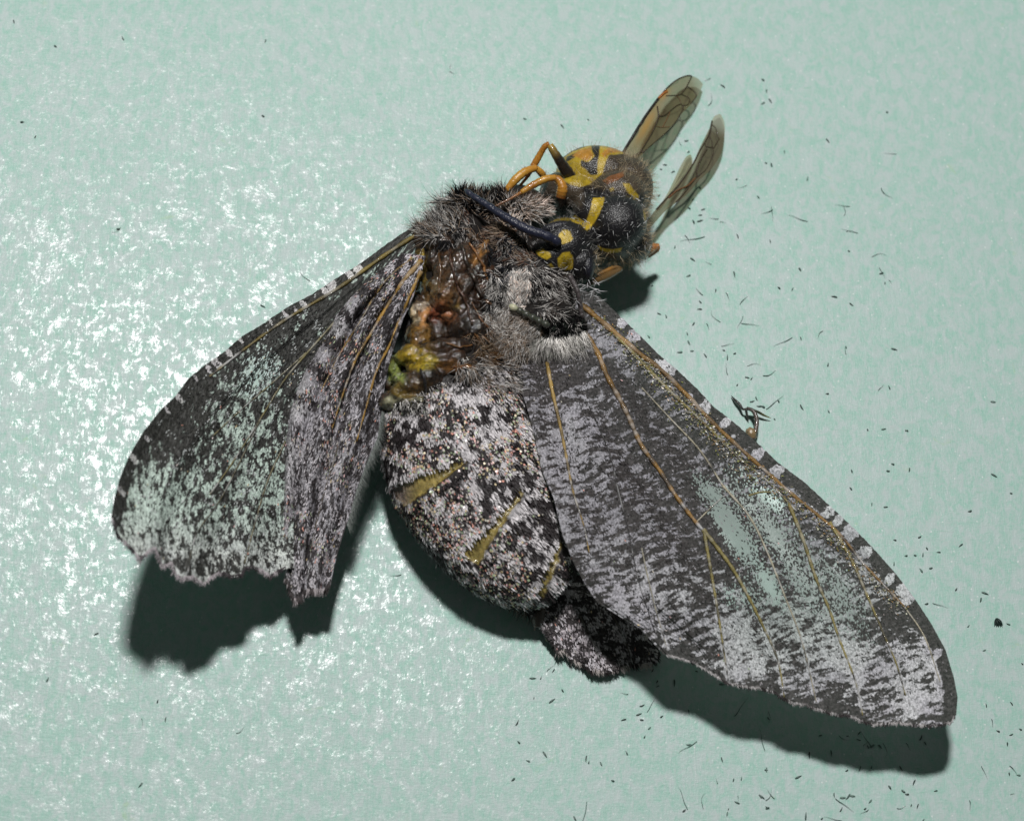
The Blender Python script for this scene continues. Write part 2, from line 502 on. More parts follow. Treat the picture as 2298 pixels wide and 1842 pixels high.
def vein(bvh, pts, r0, r1, color, parent, n=40, lift=0.006, name='vein'):
    p = drape(bvh, pts, n, lift)
    if len(p) < 4: return
    r = 0.85 * np.linspace(r0, r1, len(p)) * (1 + 0.18 * np.sin(np.arange(len(p)) * 1.7 + pts[0][0]))
    v, f = tube(p, r, 6)
    c = np.array(color)[None] * (0.6 + 0.8 * vnoise(p * 5.0, 3))[:, None]
    cov = (sstep(0.44, 0.58, fbm(p * 6.0, 2, 14)) * np.linspace(0.2, 1.0, len(p)))[:, None]     # scales still sitting on the vein
    c = np.repeat(c * (1 - cov) + np.where(vnoise(p * 14, 2)[:, None] > 0.5, 0.40, 0.05) * cov, 6, 0)
    return make_mesh(name, v, f, M['vein'], parent, c, origin=MO)

moth = empty('moth', tuple(W(np.array(1100.), np.array(900.), 0.)),
             'large dead moth with black and white speckled wings and torn open thorax', 'moth')
MO = np.array(moth.location)

# ---------------------------------------------------------- body: thorax and barrel-shaped abdomen in one skin
ABD = [(1000, 800, 1.35, 110, 1.05), (1010, 870, 1.35, 158, 1.25), (1030, 970, 1.32, 176, 1.30), (1065, 1060, 1.28, 180, 1.27),
       (1112, 1142, 1.20, 172, 1.18), (1165, 1218, 1.05, 150, 1.03), (1215, 1280, 0.88, 112, 0.84), (1250, 1318, 0.75, 62, 0.55)]
MEMB = [[(884, 1086), (931, 1067), (985, 1050), (1040, 1030), (1046, 1036), (1015, 1058), (959, 1100), (930, 1124), (910, 1132), (890, 1118)],
        [(1040, 1233), (1085, 1192), (1120, 1148), (1168, 1098), (1176, 1106), (1150, 1142), (1120, 1184), (1092, 1228), (1074, 1262), (1048, 1254)],
        [(1204, 1330), (1214, 1300), (1233, 1250), (1252, 1211), (1260, 1218), (1246, 1265), (1226, 1320), (1215, 1340)]]
abd = smooth_line(ABD, 60)
cen = W(abd[:, 0], abd[:, 1], abd[:, 2])
tg = np.gradient(cen, axis=0); tg /= np.linalg.norm(tg, axis=1)[:, None]
sd = np.cross(tg, [0, 0, 1.0]); sd /= np.linalg.norm(sd, axis=1)[:, None]
up = np.cross(sd, tg)
ph = np.linspace(0, 2 * math.pi, 40, endpoint=False)
ring = cen[:, None] + (abd[:, 3] / 100)[:, None, None] * np.cos(ph)[None, :, None] * sd[:, None] + abd[:, 4][:, None, None] * np.sin(ph)[None, :, None] * up[:, None]
AV = ring.reshape(-1, 3); AF = []
for i in range(59):
    for j in range(40):
        k = (j + 1) % 40
        AF.append((i * 40 + j, i * 40 + k, (i + 1) * 40 + k, (i + 1) * 40 + j))
AF.append(tuple(range(40))[::-1]); AF.append(tuple(59 * 40 + j for j in range(40)))

def ell(px, py, z, rx, ry, rz, ang=0, tilt=0):
    return sphere_mesh(W(np.array(float(px)), np.array(float(py)), z), (rx, ry, rz), rotz(ang, tilt), 28, 18)

body_parts = [(AV, AF),
    ell(1090, 680, 1.35, 1.75, 1.15, 1.05, -35), ell(1180, 650, 1.45, 1.15, 1.0, 1.0, 20), ell(1235, 735, 1.75, 0.85, 0.55, 0.85, -10),
    ell(1020, 560, 1.35, 0.95, 0.8, 0.95, 40), ell(1070, 480, 1.2, 0.9, 0.4, 0.75, -10), ell(1010, 512, 1.2, 0.45, 0.3, 0.6, 30),
    ell(1160, 480, 1.25, 0.75, 0.6, 0.85, 0), ell(1140, 570, 1.5, 0.8, 0.8, 0.9, 0), ell(1150, 780, 1.35, 0.9, 0.6, 0.85, 0),
    ell(960, 830, 1.1, 0.95, 0.85, 0.9, 60), ell(930, 740, 1.15, 0.6, 0.8, 0.85, 0)]
BV, BF, BN = remesh(body_parts, 0.045, 8)
bx, by = proj(BV)
upf = BN @ (-FWD) > -0.1
bxj = bx + 16 * (fbm(BV * 6, 3, 81) - 0.5) + 5 * (vnoise(BV * 22, 84) - 0.5); byj = by + 16 * (fbm(BV * 6, 3, 82) - 0.5) + 5 * (vnoise(BV * 22, 85) - 0.5)
memd = np.minimum.reduce([sdf(bxj, byj, m) for m in MEMB])
inm = np.where(upf, 1 - sstep(-5, 4, memd), 0)
rim = np.where(upf, np.exp(-((memd - 9) / 9.0) ** 2), 0)
RINGS = [[(862, 934), (960, 908), (1080, 900), (1185, 888)], [(884, 1082), (1040, 1030), (1130, 985), (1210, 955)], [(1035, 1236), (1168, 1098), (1235, 1035)], [(1200, 1332), (1252, 1211), (1275, 1170)]]
ringd = np.minimum.reduce([poly_dist(bx, by, r_, False) for r_ in RINGS])
rim = np.maximum(rim, 0.9 * np.where(upf, np.exp(-(ringd / 12.0) ** 2), 0) * (memd > 4))
BV = BV + BN * (0.045 * rim - 0.05 * inm + 0.03 * (fbm(BV * 3.0, 3, 5) - 0.5))[:, None]
bpat = fbm(BV * 6.6, 3, 21)
fb = sstep(0.50, 0.57, bpat)
is_abd = sstep(830, 900, by + 0.35 * (bx - 1000))
bc = np.array([0.022, 0.019, 0.018]) * (1 - fb[:, None]) + np.array([0.30, 0.29, 0.30]) * fb[:, None]
tcol = np.array([0.012, 0.010, 0.009])
bc = bc * is_abd[:, None] + tcol * (1 - is_abd[:, None])
mcol = np.array([0.40, 0.29, 0.07]) * (0.65 + 0.7 * fbm(BV * 2.6, 2, 9))[:, None]
mcol[:, 2] += 0.08 * sstep(930, 890, bx)
bc = bc * (1 - inm[:, None]) + mcol * inm[:, None]
body = make_mesh('body', BV, BF, M['body'], moth, bc, origin=MO)
body['label'] = 'furry thorax and banded grey abdomen with amber membranes between the rings'
BBVH = bvh_of(BV, BF)
for m_ in MEMB:
    dd = np.where(upf, sdf(bxj, byj, m_), 99.0)
    fs = [f for f in BF if all(dd[i] < 2.5 for i in f)]
    ids = sorted({i for f in fs for i in f}); mp = {i: k for k, i in enumerate(ids)}; ids = np.array(ids)
    c_ = np.array([0.28, 0.215, 0.07]) * (0.45 + 1.0 * fbm(BV[ids] * 4.5, 3, 9))[:, None]
    c_[:, 2] += 0.10 * sstep(940, 890, bx[ids])
    o = make_mesh('membrane', BV[ids] + BN[ids] * 0.014, [tuple(mp[i] for i in f) for f in fs], M['memb'], moth, c_, origin=MO)
    o['label'] = 'shiny amber skin between two abdomen rings'

# ---------------------------------------------------------- right forewing (long fan over the abdomen's side)
rw_lead = [(1322, 645), (1337, 657), (1374, 693), (1418, 735), (1479, 796), (1515, 826), (1563, 871), (1602, 913), (1649, 949), (1699, 993), (1746, 1038), (1803, 1080),
           (1850, 1123), (1909, 1178), (1960, 1230), (2012, 1289), (2051, 1340), (2090, 1399), (2122, 1458), (2141, 1521), (2149, 1564), (2146, 1603)]
rw_margin = [(1489, 1468), (1520, 1478), (1559, 1489), (1598, 1513), (1634, 1536), (1673, 1544), (1712, 1548), (1744, 1560), (1775, 1580), (1807, 1584), (1842, 1597),
             (1878, 1607), (1913, 1611), (1937, 1623), (1964, 1629), (2012, 1625), (2067, 1631), (2110, 1630), (2134, 1625), (2146, 1603)]
rw_inner = [(1165, 815), (1172, 880), (1190, 941), (1201, 983), (1215, 1052), (1243, 1119), (1262, 1199), (1288, 1264), (1314, 1312), (1340, 1351), (1392, 1384), (1437, 1410), (1489, 1468)]
rw_base = [(1165, 815), (1215, 735), (1270, 680), (1322, 645)]
def ragged(X, Y, pale, seed):
    q = np.stack([X / 7, Y / 7, 0 * X], -1).reshape(-1, 3)
    return sstep(0.36, 0.52, pale + 0.75 * (fbm(q, 3, seed).reshape(X.shape) - 0.5))
def jag(pts, amp, n, seed):
    p = resample(pts, n); k = np.random.default_rng(seed).normal(size=n) * amp; k[0] = k[-1] = 0
    p[:, 1] += k; return p
rw_curves = (rw_inner, jag(rw_lead, 0.6, 300, 1), rw_base, jag(rw_margin, 1.6, 260, 2))
RWV2 = [(1300, 725), (1340, 790), (1360, 840), (1390, 895), (1410, 935), (1440, 1000), (1480, 1055), (1515, 1110), (1560, 1170), (1580, 1192)]
def rw_z(X, Y, U, V):
    zin = 2.30 - 0.62 * sstep(0.45, 1.0, U)
    zle = 2.25 - 0.65 * sstep(0.0, 0.5, U)
    z = zin * (1 - V) + zle * V - 0.45 * (1 - sstep(0.0, 0.14, U))
    z = z + 0.07 * np.sin(V * 22 + 1.0) * sstep(0.05, 0.4, U) * (1 - 0.4 * U)
    q = np.stack([X / 160, Y / 160, 0 * X], -1).reshape(-1, 3)
    return z + 0.16 * (fbm(q, 2, 4).reshape(X.shape) - 0.5) * sstep(0, 0.3, U)
def rw_mask(X, Y, U, V):
    r = 0.45 + 0 * X
    r += 0.05 * sstep(0.55, 0.85, U) - 0.05 * gauss(X, Y, 1560, 1110, 180, 120, 45)
    r -= 0.06 * gauss(X, Y, 1400, 880, 160, 60, 50) + 0.10 * gauss(X, Y, 1240, 840, 90, 50, 0) - 0.09 * gauss(X, Y, 1370, 775, 60, 25, 45)
    r += 0.07 * gauss(X, Y, 1265, 1010, 75, 170, 15)
    for a, b, w, am in ((1640, 1250, 60, -.09), (1560, 1350, 55, -.06), (1770, 1480, 45, -.06), (1880, 1570, 50, -.10), (2010, 1400, 75, -.14), (1980, 1560, 30, -.06),
                        (1720, 1560, 45, -.08), (1540, 1470, 50, -.13), (2075, 1470, 40, .10), (2050, 1590, 60, .10), (1940, 1470, 55, .08), (1860, 1470, 60, .06),
                        (1690, 1500, 50, .08), (1650, 1420, 60, .05), (1440, 1330, 60, .05), (1330, 1200, 50, .04), (1600, 1190, 50, -.05), (1800, 1260, 60, -.03)):
        r += am * gauss(X, Y, a, b, w, w * 0.8)
    for ln in ([(1590, 1250), (1602, 1320), (1615, 1400), (1635, 1530)], [(1680, 1340), (1710, 1400), (1745, 1480), (1760, 1565)], [(1762, 1340), (1800, 1440), (1832, 1575)], [(1862, 1370), (1882, 1430), (1920, 1530), (1936, 1605)],
               [(1952, 1350), (1982, 1420), (2012, 1490), (2032, 1560)], [(2075, 1430), (2110, 1530)], [(1440, 1230), (1475, 1380), (1500, 1465)], [(1340, 1150), (1370, 1280), (1420, 1390)]):
        r += 0.13 * np.exp(-(poly_dist(X, Y, ln, False) / 4.5) ** 2) * sstep(0.55, 0.8, U)
    # margin band: dark at the very edge with pale vein ends
    r -= 0.10 * sstep(0.955, 0.995, U)
    # costal strip: black with pale blocks
    wst = 24.0
    dl = poly_dist(X, Y, rw_lead, False)
    cs = (1 - sstep(wst - 6, wst + 8, dl)) * sstep(0.0, 0.03, U)
    pale = 0 * X
    for a, b, w in ((1398, 722, 14), (1424, 752, 17), (1470, 818, 12), (1495, 828, 27), (1545, 890, 10), (1580, 918, 19), (1628, 950, 13), (1640, 985, 12), (1700, 1022, 16), (1742, 1060, 17),
                    (1858, 1150, 15), (1880, 1168, 14), (1908, 1196, 24), (1940, 1240, 18), (1995, 1300, 14), (2030, 1340, 27), (2020, 1320, 12), (2100, 1470, 14)):
        pale = np.maximum(pale, gauss(X, Y, a, b, w * 0.8, w * 1.35, 45))
    r = r * (1 - cs) + cs * (0.16 + 0.66 * ragged(X, Y, pale, 3))
    g = 0 * X - 0.5
    for a, b, ra, rb, an, am in ((1645, 1190, 95, 26, 58, 1.3), (1600, 1110, 60, 22, 45, .9), (1720, 1120, 50, 26, 30, .8), (1735, 1195, 70, 24, 55, 1.0), (1790, 1290, 80, 26, 60, .75),
                                 (1725, 1310, 60, 22, 60, .95), (1775, 1235, 150, 42, 55, .55), (1880, 1335, 130, 48, 56, .56), (1700, 1150, 120, 55, 52, .62), (1820, 1300, 150, 62, 56, .50), (1690, 1330, 60, 40, 60, .45), (1880, 1300, 60, 18, 58, .65), (1900, 1360, 45, 22, 60, .5), (1640, 1340, 35, 25, 40, .45)):
        g = np.maximum(g, am * gauss(X, Y, a, b, ra, rb, an) - 0.02)
    g = np.where(g < 0.08, -0.5, g)
    bl = 0.6 * gauss(X, Y, 1790, 1330, 190, 170)
    soft = (1 - sstep(1150, 1420, Y + 0.0 * X)) * (1 - 0.35 * gauss(X, Y, 1260, 1000, 90, 160, 15)) * (1 - cs)
    r = r + 0.022 * soft
    return r, g, bl, 0.85 * soft
M['rw'] = mat_wing('right_forewing_scales', (0.044, 0.037, 0.038), (0.68, 0.67, 0.70), 7.4, 2.7, 26, (0.462, 0.522), memb=(0.50, 0.60, 0.56), memb_trans=0.5, through=0.30)  # membrane's pale green is painted in for lit paper seen through it
rwing, RWB, rwg = wing('forewing', rw_curves, 460, 260, rw_z, rw_mask, M['rw'], moth, 'long speckled forewing with scales rubbed off its middle, spread flat', (0.24, 0.97))
AMB, OLV, PAL = (0.22, 0.125, 0.035), (0.22, 0.185, 0.065), (0.34, 0.31, 0.23)
for pts, r0, r1, c in (
    ([(1300, 680), (1350, 722), (1436, 795), (1480, 828), (1540, 886), (1600, 950), (1700, 1042), (1790, 1120), (1880, 1195), (1935, 1262), (1990, 1320), (2030, 1362)], .085, .03, AMB),
    ([(1380, 750), (1470, 845), (1535, 908), (1610, 980), (1660, 1030), (1720, 1078), (1790, 1150)], .05, .03, OLV),
    (RWV2, .075, .05, AMB),
    ([(1580, 1192), (1590, 1250), (1602, 1320), (1615, 1400), (1635, 1530)], .05, .018, OLV),
    ([(1578, 1188), (1640, 1270), (1680, 1340), (1710, 1400), (1745, 1480), (1760, 1565)], .06, .018, OLV),
    ([(1228, 815), (1240, 880), (1256, 950), (1268, 1010), (1285, 1100), (1310, 1180), (1322, 1240)], .055, .015, (0.30, 0.20, 0.06)),
    ([(1622, 1090), (1682, 1160), (1722, 1240), (1762, 1340), (1800, 1440), (1832, 1575)], .035, .015, PAL),
    ([(1770, 1130), (1802, 1210), (1832, 1300), (1862, 1370), (1882, 1430), (1920, 1530), (1936, 1605)], .055, .016, OLV),
    ([(1862, 1172), (1902, 1240), (1926, 1290), (1952, 1350), (1982, 1420), (2012, 1490), (2032, 1560)], .05, .016, OLV),
    ([(1680, 1112), (1710, 1104), (1742, 1106)], .025, .02, OLV),
    ([(1562, 1172), (1600, 1135), (1626, 1112)], .02, .016, PAL),
    ([(1440, 870), (1500, 935), (1570, 1010), (1622, 1090)], .022, .03, PAL),
    ([(2030, 1362), (2075, 1430), (2110, 1530)], .022, .012, PAL),
    ([(1322, 912), (1365, 1010), (1387, 1100), (1412, 1200), (1432, 1300), (1470, 1420)], .02, .012, (0.02, 0.018, 0.018)),
    ([(1440, 1230), (1455, 1300), (1475, 1380), (1500, 1465)], .018, .012, PAL)):
    vein(RWB, pts, r0, r1, c, rwing, 60)

def fringe(parent, grid, frac0, frac1, n, length, dark, light, spread=0.3, seed=0, wdt=0.035):
    """scale hairs standing out along a wing margin"""
    X, Y, Z, U, V, P = grid
    nv = P.shape[1]; r_ = np.random.default_rng(seed)
    j = (r_.uniform(frac0, frac1, n) * (nv - 1)).astype(int)
    root_ = P[-1, j]; d = P[-1, j] - P[-14, j]; d /= np.linalg.norm(d, axis=1)[:, None]
    root_ = root_ - d * 0.06
    d = d + r_.normal(size=(n, 3)) * spread * np.array([1, 1, 0.4])
    k = vnoise(np.stack([j * 0.16, 0 * j, 0 * j], 1).astype(float), seed)
    v, f, m = hairs(root_, d, length * r_.uniform(0.6, 1.3, n), wdt, 0.15, 0.0, 2)
    c = np.where((k + r_.normal(size=n) * 0.12 > 0.58)[:, None], light, dark) * r_.uniform(0.7, 1.2, (n, 1))
    o = make_mesh('fringe', v, f, M['fur'], parent, np.repeat(c, m, 0), origin=MO); o['kind'] = 'stuff'
    return o
DK, LT = np.array([0.035, 0.03, 0.03]), np.array([0.52, 0.50, 0.50])
fringe(rwing, rwg, 0.02, 0.99, 1300, 0.075, DK, LT, 0.25, 3, 0.028)

# ---------------------------------------------------------- right hindwing, low on the paper in the forewing's shade
rh_curves = ([(1140, 1325), (1170, 1360), (1200, 1395), (1236, 1449)], [(1420, 1330), (1450, 1390), (1470, 1440), (1484, 1470)],
             [(1140, 1325), (1250, 1290), (1350, 1290), (1420, 1330)],
             jag([(1236, 1449), (1252, 1466), (1268, 1462), (1281, 1481), (1307, 1494), (1323, 1507), (1359, 1509), (1388, 1504), (1418, 1497), (1453, 1494), (1479, 1480), (1484, 1470)], 1.2, 120, 5))
def rh_z(X, Y, U, V): return 0.22 + 0.5 * (1 - U) + 0.06 * np.sin(V * 16) * U
def rh_mask(X, Y, U, V):
    r = 0.47 + 0.07 * gauss(X, Y, 1290, 1430, 50, 40) - 0.09 * sstep(0.86, 0.97, U) + 0.22 * gauss(X, Y, 1350, 1500, 32, 14) + 0.15 * gauss(X, Y, 1460, 1482, 22, 14)
    return r, 0 * X - 0.5, 0 * X
M['rh'] = mat_wing('right_hindwing_scales', (0.026, 0.021, 0.021), (0.56, 0.52, 0.53), 7, 2.4, 26)
rhind, RHB, rhg = wing('hindwing', rh_curves, 90, 130, rh_z, rh_mask, M['rh'], moth, 'dark scalloped hindwing showing below the abdomen tip')
fringe(rhind, rhg, 0.02, 0.98, 420, 0.14, DK, np.array([0.55, 0.50, 0.48]), 0.2, 6, 0.034)
for pts in ([(1300, 1380), (1330, 1440), (1350, 1495)], [(1370, 1370), (1400, 1430), (1420, 1490)]):
    vein(RHB, pts, .03, .015, (0.06, 0.05, 0.04), rhind, 20)

# ---------------------------------------------------------- left forewing, lifted at its tip
lw_lead = [(965, 490), (927, 508), (868, 548), (812, 589), (757, 623), (701, 660), (645, 689), (590, 727), (541, 756), (508, 786), (460, 819), (423, 849), (393, 890), (360, 920), (322, 968), (293, 1016),
           (280, 1045), (268, 1076), (256, 1121), (249, 1160)]
lw_margin = [(700, 1265), (633, 1279), (606, 1296), (580, 1279), (550, 1273), (542, 1292), (523, 1295), (490, 1287), (471, 1300), (456, 1314), (433, 1297), (407, 1301), (392, 1290), (384, 1264), (364, 1276), (347, 1230), (324, 1246), (314, 1260),
             (300, 1240), (283, 1222), (262, 1202), (256, 1182), (249, 1160)]
lw_inner = [(900, 640), (850, 720), (790, 840), (740, 980), (715, 1120), (700, 1265)]
lw_curves = (lw_inner, jag(lw_lead, 0.6, 240, 7), [(900, 640), (930, 560), (965, 490)], jag(lw_margin, 1.4, 220, 8))
def lw_z(X, Y, U, V):
    zi = 1.75 - 0.75 * U; zl = 2.05 + 1.3 * sstep(0.1, 1.0, U)
    z = (zi * (1 - V) + zl * V) * (1 - U ** 2) + U ** 2 * (1.05 + 2.6 * np.clip((690 - X) / 390, 0, 1.1) ** 0.9)
    z += 0.08 * np.sin(V * 26) * sstep(0.5, 1, U)
    q = np.stack([X / 140, Y / 140, 0 * X], -1).reshape(-1, 3)
    return z + 0.14 * (fbm(q, 2, 6).reshape(X.shape) - 0.5)
def lw_mask(X, Y, U, V):
    r = 0.455 + 0 * X
    r += 0.06 * sstep(0.55, 0.9, U) - 0.12 * gauss(X, Y, 700, 760, 160, 70, -45) - 0.13 * gauss(X, Y, 395, 950, 110, 45, -55) - 0.06 * gauss(X, Y, 480, 1010, 60, 90)
    r += 0.08 * gauss(X, Y, 590, 850, 45, 60, 20) + 0.08 * gauss(X, Y, 520, 960, 60, 60) + 0.06 * gauss(X, Y, 330, 1130, 60, 80) + 0.05 * gauss(X, Y, 560, 1080, 80, 60)
    r -= 0.06 * gauss(X, Y, 530, 1140, 60, 40) + 0.10 * gauss(X, Y, 450, 1270, 80, 20) + 0.05 * gauss(X, Y, 400, 1000, 40, 60)
    dl = poly_dist(X, Y, lw_lead, False)
    cs = (1 - sstep(17, 30, dl)) * sstep(0.05, 0.1, U)
    pale = 0 * X
    for a, b, w in ((800, 600, 20), (786, 618, 14), (745, 640, 22), (728, 652, 14), (682, 686, 13), (664, 697, 9), (640, 705, 8), (608, 722, 7), (540, 762, 9), (512, 790, 11), (486, 815, 18), (470, 828, 11),
                    (440, 850, 7), (402, 893, 11), (375, 920, 9), (300, 1030, 12), (270, 1100, 12), (330, 985, 7)):
        pale = np.maximum(pale, gauss(X, Y, a, b, w * 0.6, w * 1.5, -36))
    r = r * (1 - cs) + cs * (0.20 + 0.42 * ragged(X, Y, pale, 4))
    g = 0.62 * gauss(X, Y, 585, 840, 50, 70, 20) - 0.1
    g = np.where(g < 0.1, -0.5, g)
    bl = np.clip((0.95 - 0.6 * sstep(1130, 1270, Y)) * (1 - cs), 0, 1)
    return r, g, bl
M['lw'] = mat_wing('left_forewing_scales', (0.026, 0.025, 0.023), (0.60, 0.59, 0.58), 4.2, 4.6, 24, (0.465, 0.535), sheen_green=(0.44, 0.54, 0.48))
lwing, LWB, lwg = wing('forewing', lw_curves, 360, 260, lw_z, lw_mask, M['lw'], moth, 'raised forewing with dark blotches and greenish pale specks, casting the big shadow')
for pts, r0, r1, c in (
    ([(945, 520), (868, 570), (757, 648), (640, 718), (540, 790), (470, 845)], .06, .03, (0.16, 0.12, 0.03)),
    ([(780, 690), (700, 780), (640, 850), (590, 930), (520, 1040), (470, 1110)], .03, .018, (0.14, 0.12, 0.05)),
    ([(700, 780), (610, 860), (540, 920), (470, 985)], .022, .014, (0.16, 0.14, 0.07)),
    ([(640, 990), (600, 1080), (570, 1180), (548, 1265)], .024, .014, (0.16, 0.14, 0.08)),
    ([(590, 930), (500, 1110), (440, 1200), (420, 1290)], .022, .014, (0.10, 0.09, 0.06))):
    vein(LWB, pts, r0, r1, c, lwing, 40)
fringe(lwing, lwg, 0.1, 0.99, 1100, 0.11, np.array([0.06, 0.05, 0.055]), np.array([0.46, 0.42, 0.44]), 0.28, 9, 0.028)

# ---------------------------------------------------------- left hindwing, pleated over the forewing
lh_left = [(905, 570), (850, 610), (800, 655), (752, 706), (735, 745), (700, 800), (678, 832), (655, 880), (640, 930), (633, 1000), (630, 1100), (630, 1200), (640, 1290)]
lh_right = [(956, 575), (945, 610), (924, 678), (905, 715), (887, 771), (870, 830), (862, 875), (856, 925), (847, 982), (820, 1045), (800, 1100), (782, 1165), (764, 1219), (749, 1275), (742, 1312)]
lh_curves = (lh_left, lh_right, [(905, 570), (930, 570), (956, 575)], jag([(640, 1290), (650, 1322), (663, 1350), (673, 1346), (682, 1330), (705, 1326), (727, 1327), (742, 1312)], 1.2, 110, 12))
def lh_z(X, Y, U, V):
    z = 2.35 - 1.05 * sstep(0.1, 1.0, U)
    pl = np.abs(np.sin(V * math.pi * 3.2 + 0.35 + 1.1 * (U - 0.5)))
    z += 0.36 * (pl - 0.5) * sstep(0.02, 0.2, U) * (1 - 0.45 * U)
    z -= 0.34 * sstep(0.12, 0.0, V) * sstep(0.03, 0.3, U)
    q = np.stack([X / 90, Y / 90, 0 * X], -1).reshape(-1, 3)
    return z + 0.10 * (fbm(q, 2, 8).reshape(X.shape) - 0.5)
def lh_mask(X, Y, U, V):
    r = 0.47 + 0.09 * gauss(X, Y, 690, 900, 40, 90, 15) - 0.06 * gauss(X, Y, 860, 640, 50, 70, 30) - 0.05 * gauss(X, Y, 780, 850, 30, 200, 25) + 0.04 * gauss(X, Y, 750, 1060, 60, 60)
    # ladder of black and pale bars over the fold
    lad = np.sin((U * 8.5) * 2 * math.pi * 1.35 + V * 3)
    k = (1 - sstep(0.26, 0.36, V)) * sstep(0.12, 0.18, U) * (1 - sstep(0.50, 0.58, U))
    r = r + k * 0.16 * lad
    r = r + 0.07 * (1 - sstep(0.18, 0.3, V)) * sstep(0.1, 0.3, U)
    return r, 0 * X - 0.5, 0.15 + 0 * X, 0.45 * sstep(0.15, 0.4, V)
M['lh'] = mat_wing('left_hindwing_scales', (0.036, 0.031, 0.033), (0.54, 0.51, 0.54), 3.0, 9.0, 24, (0.45, 0.55))
lhind, LHB, lhg = wing('hindwing', lh_curves, 300, 130, lh_z, lh_mask, M['lh'], moth, 'pleated hindwing folded over the raised forewing with amber veins')
for pts, r0, r1, c in (
    ([(945, 585), (900, 640), (850, 720), (800, 800), (770, 880), (745, 960)], .075, .02, (0.30, 0.17, 0.03)),
    ([(950, 600), (915, 670), (880, 760), (845, 830), (825, 900), (800, 990)], .06, .018, (0.28, 0.16, 0.03)),
    ([(925, 580), (860, 635), (810, 720), (760, 800), (720, 880)], .035, .015, (0.20, 0.13, 0.04)),
    ([(760, 1000), (730, 1100), (705, 1200), (690, 1300)], .022, .014, (0.10, 0.08, 0.06))):
    vein(LHB, pts, r0, r1, c, lhind, 40)
fringe(lhind, lhg, 0.02, 0.98, 520, 0.16, np.array([0.07, 0.06, 0.06]), np.array([0.45, 0.41, 0.42]), 0.2, 13, 0.034)

# ---------------------------------------------------------- separate scales lying on abdomen and hindwing
def scale_quads(name, roots, nrm, dirs, L, Wd, col, mat, parent, seed=0, lift=0.012, tilt=0.25):
    r_ = np.random.default_rng(seed); n = len(roots)
    d = dirs - (dirs * nrm).sum(1)[:, None] * nrm
    d = d / (np.linalg.norm(d, axis=1)[:, None] + 1e-9) + r_.normal(size=(n, 3)) * 0.22
    d = d + nrm * r_.uniform(0.02, tilt, (n, 1)); d /= np.linalg.norm(d, axis=1)[:, None]
    s = np.cross(nrm, d); s /= np.linalg.norm(s, axis=1)[:, None] + 1e-9
    s = s + nrm * r_.normal(size=(n, 1)) * 0.25
    b = roots + nrm * lift
    L = np.broadcast_to(L, (n,))[:, None]; Wd = np.broadcast_to(Wd, (n,))[:, None]
    V = np.stack([b - s * Wd * 0.25, b + s * Wd * 0.25, b + d * L * 0.75 + s * Wd * 0.5, b + d * L, b + d * L * 0.75 - s * Wd * 0.5], 1)
    F = (np.arange(n) * 5)[:, None] + np.arange(5)[None]
    o = make_mesh(name, V.reshape(-1, 3), F, mat, parent, np.repeat(col, 5, 0), origin=MO, smooth=False)
    o['kind'] = 'stuff'; return o

def surf_samples(V, F, N_, n, seed):
    r_ = np.random.default_rng(seed)
    F4 = np.array([f for f in F if len(f) == 4]); j = r_.integers(0, len(F4), n)
    a, b = r_.uniform(size=(n, 1)), r_.uniform(size=(n, 1)); q = F4[j]
    P = (1 - a) * (1 - b) * V[q[:, 0]] + a * (1 - b) * V[q[:, 1]] + a * b * V[q[:, 2]] + (1 - a) * b * V[q[:, 3]]
    n_ = N_[q[:, 0]] + N_[q[:, 1]] + N_[q[:, 2]] + N_[q[:, 3]]
    return P, n_ / (np.linalg.norm(n_, axis=1)[:, None] + 1e-9)

P, Nn = surf_samples(BV, BF, BN, 110000, 3)
sx, sy = proj(P)
keep = (sy + 0.35 * (sx - 1000) > 862) & (P[:, 2] > 0.25) & (np.minimum.reduce([sdf(sx, sy, m) for m in MEMB]) > 1 + 5 * rng.uniform(size=len(P))) & (Nn @ (-FWD) > -0.35)
P, Nn, sx, sy = P[keep], Nn[keep], sx[keep], sy[keep]
si = np.argmin(((P[:, None, :2] - cen[None, ::3, :2]) ** 2).sum(-1), 1) * 3
ax = tg[si]
pv = fbm(P * 6.6, 3, 21) + 0.06 * (fbm(P * 13, 2, 8) - 0.5)
pv += 0.10 * gauss(sx, sy, 1110, 960, 70, 50) + 0.12 * gauss(sx, sy, 1050, 860, 50, 40) + 0.04 * np.exp(-((np.minimum.reduce([sdf(sx, sy, m) for m in MEMB]) - 12) / 12) ** 2)
rd = np.minimum.reduce([poly_dist(sx, sy, r_, False) for r_ in RINGS])
pv += 0.075 * np.exp(-(rd / 15) ** 2) - 0.035 * np.exp(-((rd - 42) / 22) ** 2)
w_ = sstep(0.495, 0.565, pv)
scol = np.array([0.030, 0.025, 0.026]) * (1 - w_[:, None]) + np.array([0.60, 0.57, 0.585]) * w_[:, None]
scol *= rng.uniform(0.65, 1.25, (len(P), 1))
gl = rng.uniform(size=len(P)) < 0.24 * sstep(0.46, 0.58, fbm(P * 1.6, 2, 33))
scale_quads('abdomen_scales', P[~gl], Nn[~gl], ax[~gl], rng.uniform(0.08, 0.18, (~gl).sum()), 0.028, scol[~gl], M['scale'], moth, 1)
GC = np.array([[0.80, 0.38, 0.30], [0.75, 0.60, 0.35], [0.62, 0.58, 0.50], [0.70, 0.45, 0.45], [0.45, 0.55, 0.35], [0.8, 0.7, 0.68]])  # red, gold and green glints painted as bright scale colours
scale_quads('glint_coloured_scales', P[gl], Nn[gl], ax[gl], 0.055, 0.05, GC[rng.integers(0, 6, gl.sum())] * rng.uniform(0.5, 1.0, (gl.sum(), 1)), M['glint'], moth, 2, 0.03, 0.15)

